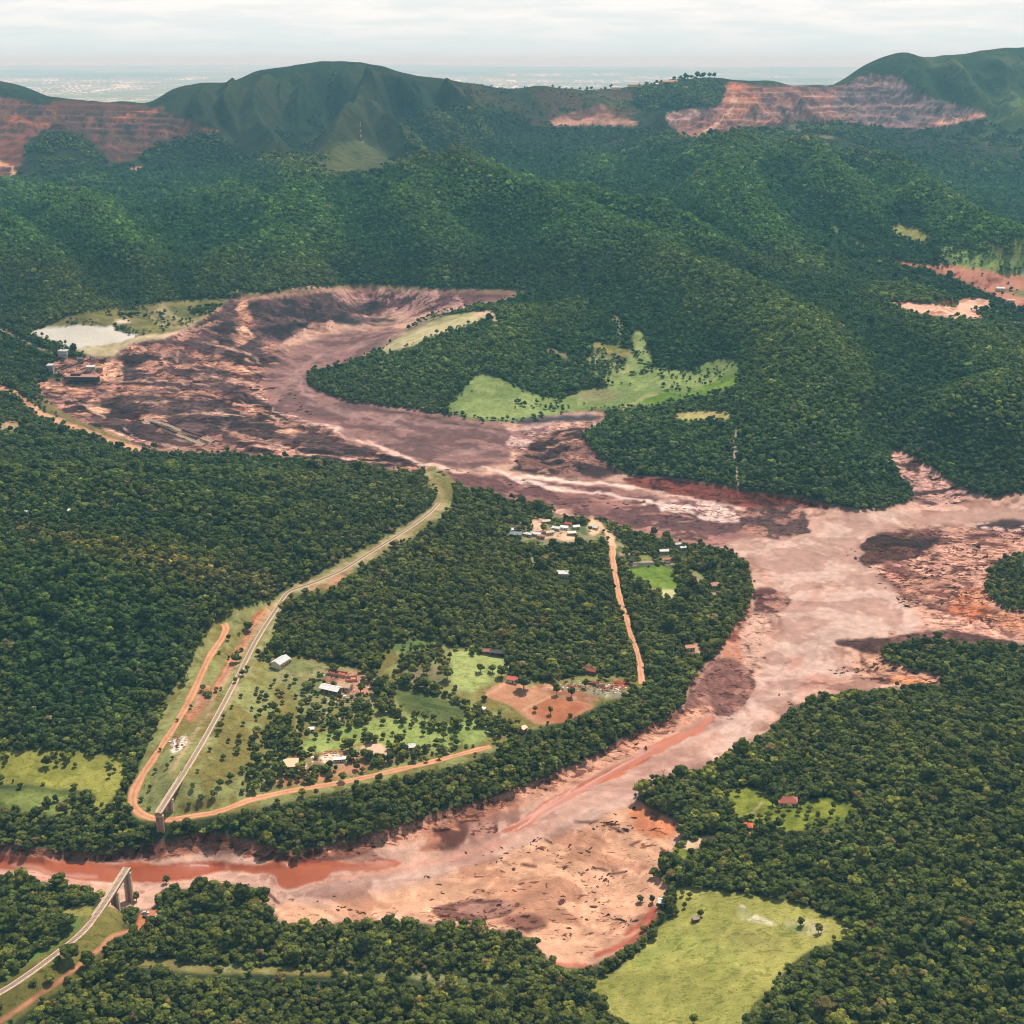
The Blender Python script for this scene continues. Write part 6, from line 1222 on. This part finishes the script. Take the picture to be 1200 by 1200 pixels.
lone('307 814 3.6|304 822 4|305 837 4|330 816 4|325 812 3|347 818 3|357 815 3|362 824 3|318 806 3|322 800 3|340 806 3|346 800 3.5|336 796 3.5|331 825 3|316 828 3|262 842 3|272 830 2.6|255 862 3|268 870 3|285 850 3|300 860 3.5|246 880 3|262 890 4|278 884 3|284 905 5|270 915 5|258 922 5|292 900 4|232 905 3|226 925 4|236 938 5|222 945 4|250 935 5|196 900 3|202 890 2.6|182 905 3|176 925 3|188 880 2.5|208 845 2.5|224 830 2.6|284 792 4|290 786 4|276 800 3.6', 'small dark tree scattered on the dry grass beside the railway', 'trees on the dry grass by the railway')
lone('387 861 3.6|398 862 3.6|428 858 4|426 865 3.5|441 867 3.6|449 849 4|482 853 3.4|409 855 5|370 865 4|353 860 5|393 851 5|424 850 4|505 858 4|520 866 5|512 872 5|530 870 4|535 862 4|496 862 4|460 862 3|474 860 3', 'small round tree on the bright strip of pasture in the farm', 'trees on the bright farm pasture')
lone('410 879 8|415 890 7|433 888 5|442 890 5|468 873 8|465 881 7|457 878 5|338 910 4|350 915 4|370 912 6|382 905 5|402 916 6|328 905 5|320 912 5|425 905 4|448 898 5|500 893 4|515 890 4|490 882 5|498 880 5|322 880 8|334 876 8|343 868 7|328 862 8|338 852 8|320 868 7', 'dark rounded tree around the terraced yard of the farm', 'trees around the terraced yard')
lone('423 812 6|442 817 6|450 812 7|445 826 6|447 835 7|458 828 6|467 838 6|488 842 6|498 845 6|407 836 5|420 832 6|428 831 5|433 841 6|367 840 4|373 842 4|380 836 3.5|354 830 4|398 820 3.4|432 798 6|452 800 6|366 806 3|375 796 4', 'dark tree between the farm buildings and the crop field', 'trees among the farm buildings')
lone('790 92 3|797 91 3|803 90 3.4|810 90 3|817 90 4|824 90 4|831 91 3.4|837 92 3|770 95 2.6|757 97 2.4|716 103 2.6|665 105 2.6|688 105 2|693 104 2.4|806 90 2.6|821 90 3', 'far dark tree standing on the ridge line by the orange roof', 'trees on the ridge line')

# ------------------------------------------------------------------ wreckage on the mud, rubble round the ruins
scr = bpy.data.collections.new('wreckage_kinds'); M_deb = foliage_mat('wreckage')
def chunk(kind, sd):
    r = np.random.default_rng(sd); V = []; Fq = []; n0 = 0
    if kind == 0:
        v, f = IC1; v = v * r.uniform(.6, 1.25, (len(v), 1)) * [1.2, .8, .38]; V.append(v); Fq.append(f)
    else:
        for k in range(5 if kind == 1 else 9):
            mb = MB(); a = r.normal(0, .5); L_ = r.uniform(.5, 1.5); c = r.uniform(-.5, .5, 2); beam(mb, (c[0] - math.cos(a) * L_ / 2, c[1] - math.sin(a) * L_ / 2, .05), (c[0] + math.cos(a) * L_ / 2, c[1] + math.sin(a) * L_ / 2, r.uniform(.05, .7)), .16, .16)
            q = np.array(mb[1]); V.append(np.array(mb[0])); Fq.append(np.vstack([q[:, :3], q[:, [0, 2, 3]]]) + n0); n0 += 8
    V = np.vstack(V); me = mesh_from('wreck', V, np.vstack(Fq), M_deb, False, {'shade': ('FLOAT', r.uniform(.6, 1.3, len(V)).astype(np.float32))})
    scr.objects.link(bpy.data.objects.new('wreck', me))
for k in range(6): chunk((0, 0, 1, 2, 1, 0)[k], k)
nd = 260000; dyv = np.exp(rng.uniform(math.log(620), math.log(2300), nd)); dxv = rng.uniform(-.5, .5, nd) * dyv; dzv = hz(dxv, dyv); a_, b_ = proj(dxv, dyv, dzv)
dd = look(DEB, a_, b_); cl_ = fbm(dxv, dyv, 24, 3, 401, .6); keepd = (rng.random(nd) < dd * sstep(.45, .72, cl_) * .5 * (dyv / 1500)) & (look(CLS, a_, b_, True) != RIVER)
dP = np.c_[dxv, dyv, dzv][keepd]; nD = len(dP); sc0 = rng.lognormal(-.25, .5, nD) * (.6 + dP[:, 1] / 1600); rt = np.zeros((nD, 3)); rt[:, 2] = rng.normal(.2, .9, nD)
tn = lin((92, 56, 46)) * rng.uniform(.5, 1.4, (nD, 1)); gn_scatter('wreckage', dP, np.c_[sc0 * rng.uniform(.8, 2.2, nD), sc0, sc0], rt, tn * ALB, scr, rng.integers(0, 6, nD)); print('wreckage', nD)
rub = []; rt_ = []
for cx_, cy_, sx_, sy_, n_ in ((398, 792, 18, 6, 260), (405, 820, 22, 10, 200), (715, 808, 22, 6, 260), (672, 805, 26, 6, 160), (395, 842, 26, 3, 160), (640, 624, 40, 6, 160), (400, 888, 40, 8, 160), (430, 800, 14, 5, 80), (210, 872, 10, 8, 80)):
    for _ in range(n_):
        a, b = cx_ + random.gauss(0, .45) * sx_, cy_ + random.gauss(0, .45) * sy_; z = at_z(a, b, 20.0); rub.append((a, b))
rub = np.array(rub)
# points are placed by walking each sight line to the ground once, in one go
def hits(px, py):
    a = (px - 600) / F; b = (600 - py) / F; dX, dY, dZ = a, CP + b * SP, -SP + b * CP; lo = np.full(len(px), 480.0); hi = lo.copy(); done = np.zeros(len(px), bool)
    for Y in np.arange(480, 2600, 3.0):
        t = Y / dY; z = H + dZ * t; g = hz(dX * t, np.full(len(px), Y)); n_ = (g > z) & ~done; hi[n_] = Y; done |= n_
    t = hi / dY; return np.c_[dX * t, hi, hz(dX * t, hi)][done]
rP = hits(rub[:, 0], rub[:, 1]); nR = len(rP); s0 = rng.lognormal(-.2, .4, nR); rt = np.zeros((nR, 3)); rt[:, 2] = rng.uniform(0, 6.28, nR)
pal = np.array([lin((226, 214, 200)), lin((206, 120, 88)), lin((190, 150, 126)), lin((120, 84, 70))])[rng.integers(0, 4, nR)]
gn_scatter('rubble', rP, np.c_[s0, s0, s0 * .8], rt, pal * ALB, scr, rng.integers(0, 6, nR))

# ------------------------------------------------------------------ the air
bx = bmesh.new(); bmesh.ops.create_cube(bx, size=1)
me = bpy.data.meshes.new('haze'); bx.to_mesh(me); bx.free()
hz_o = add(me, 'haze', 'stuff'); zb, zt = float(GZ.min()) - 1 - 3, max(float(GZ.max()), 520) + 40
hz_o.scale = (160000, 95000, zt - zb); hz_o.location = (0, 95000 / 2 - 600, (zt + zb) / 2)
m = bpy.data.materials.new('air'); m.use_nodes = True; m.node_tree.nodes.clear(); v = m.node_tree.nodes.new('ShaderNodeVolumePrincipled'); o_ = m.node_tree.nodes.new('ShaderNodeOutputMaterial')
v.inputs['Color'].default_value = (0.36, 0.82, 1.0, 1); v.inputs['Absorption Color'].default_value = (1, 1, 1, 1); v.inputs['Density'].default_value = HAZE = 4.3e-5; v.inputs['Anisotropy'].default_value = 0.0
m.node_tree.links.new(v.outputs[0], o_.inputs['Volume']); me.materials.append(m)
print('done', round(time.time() - T0, 1))
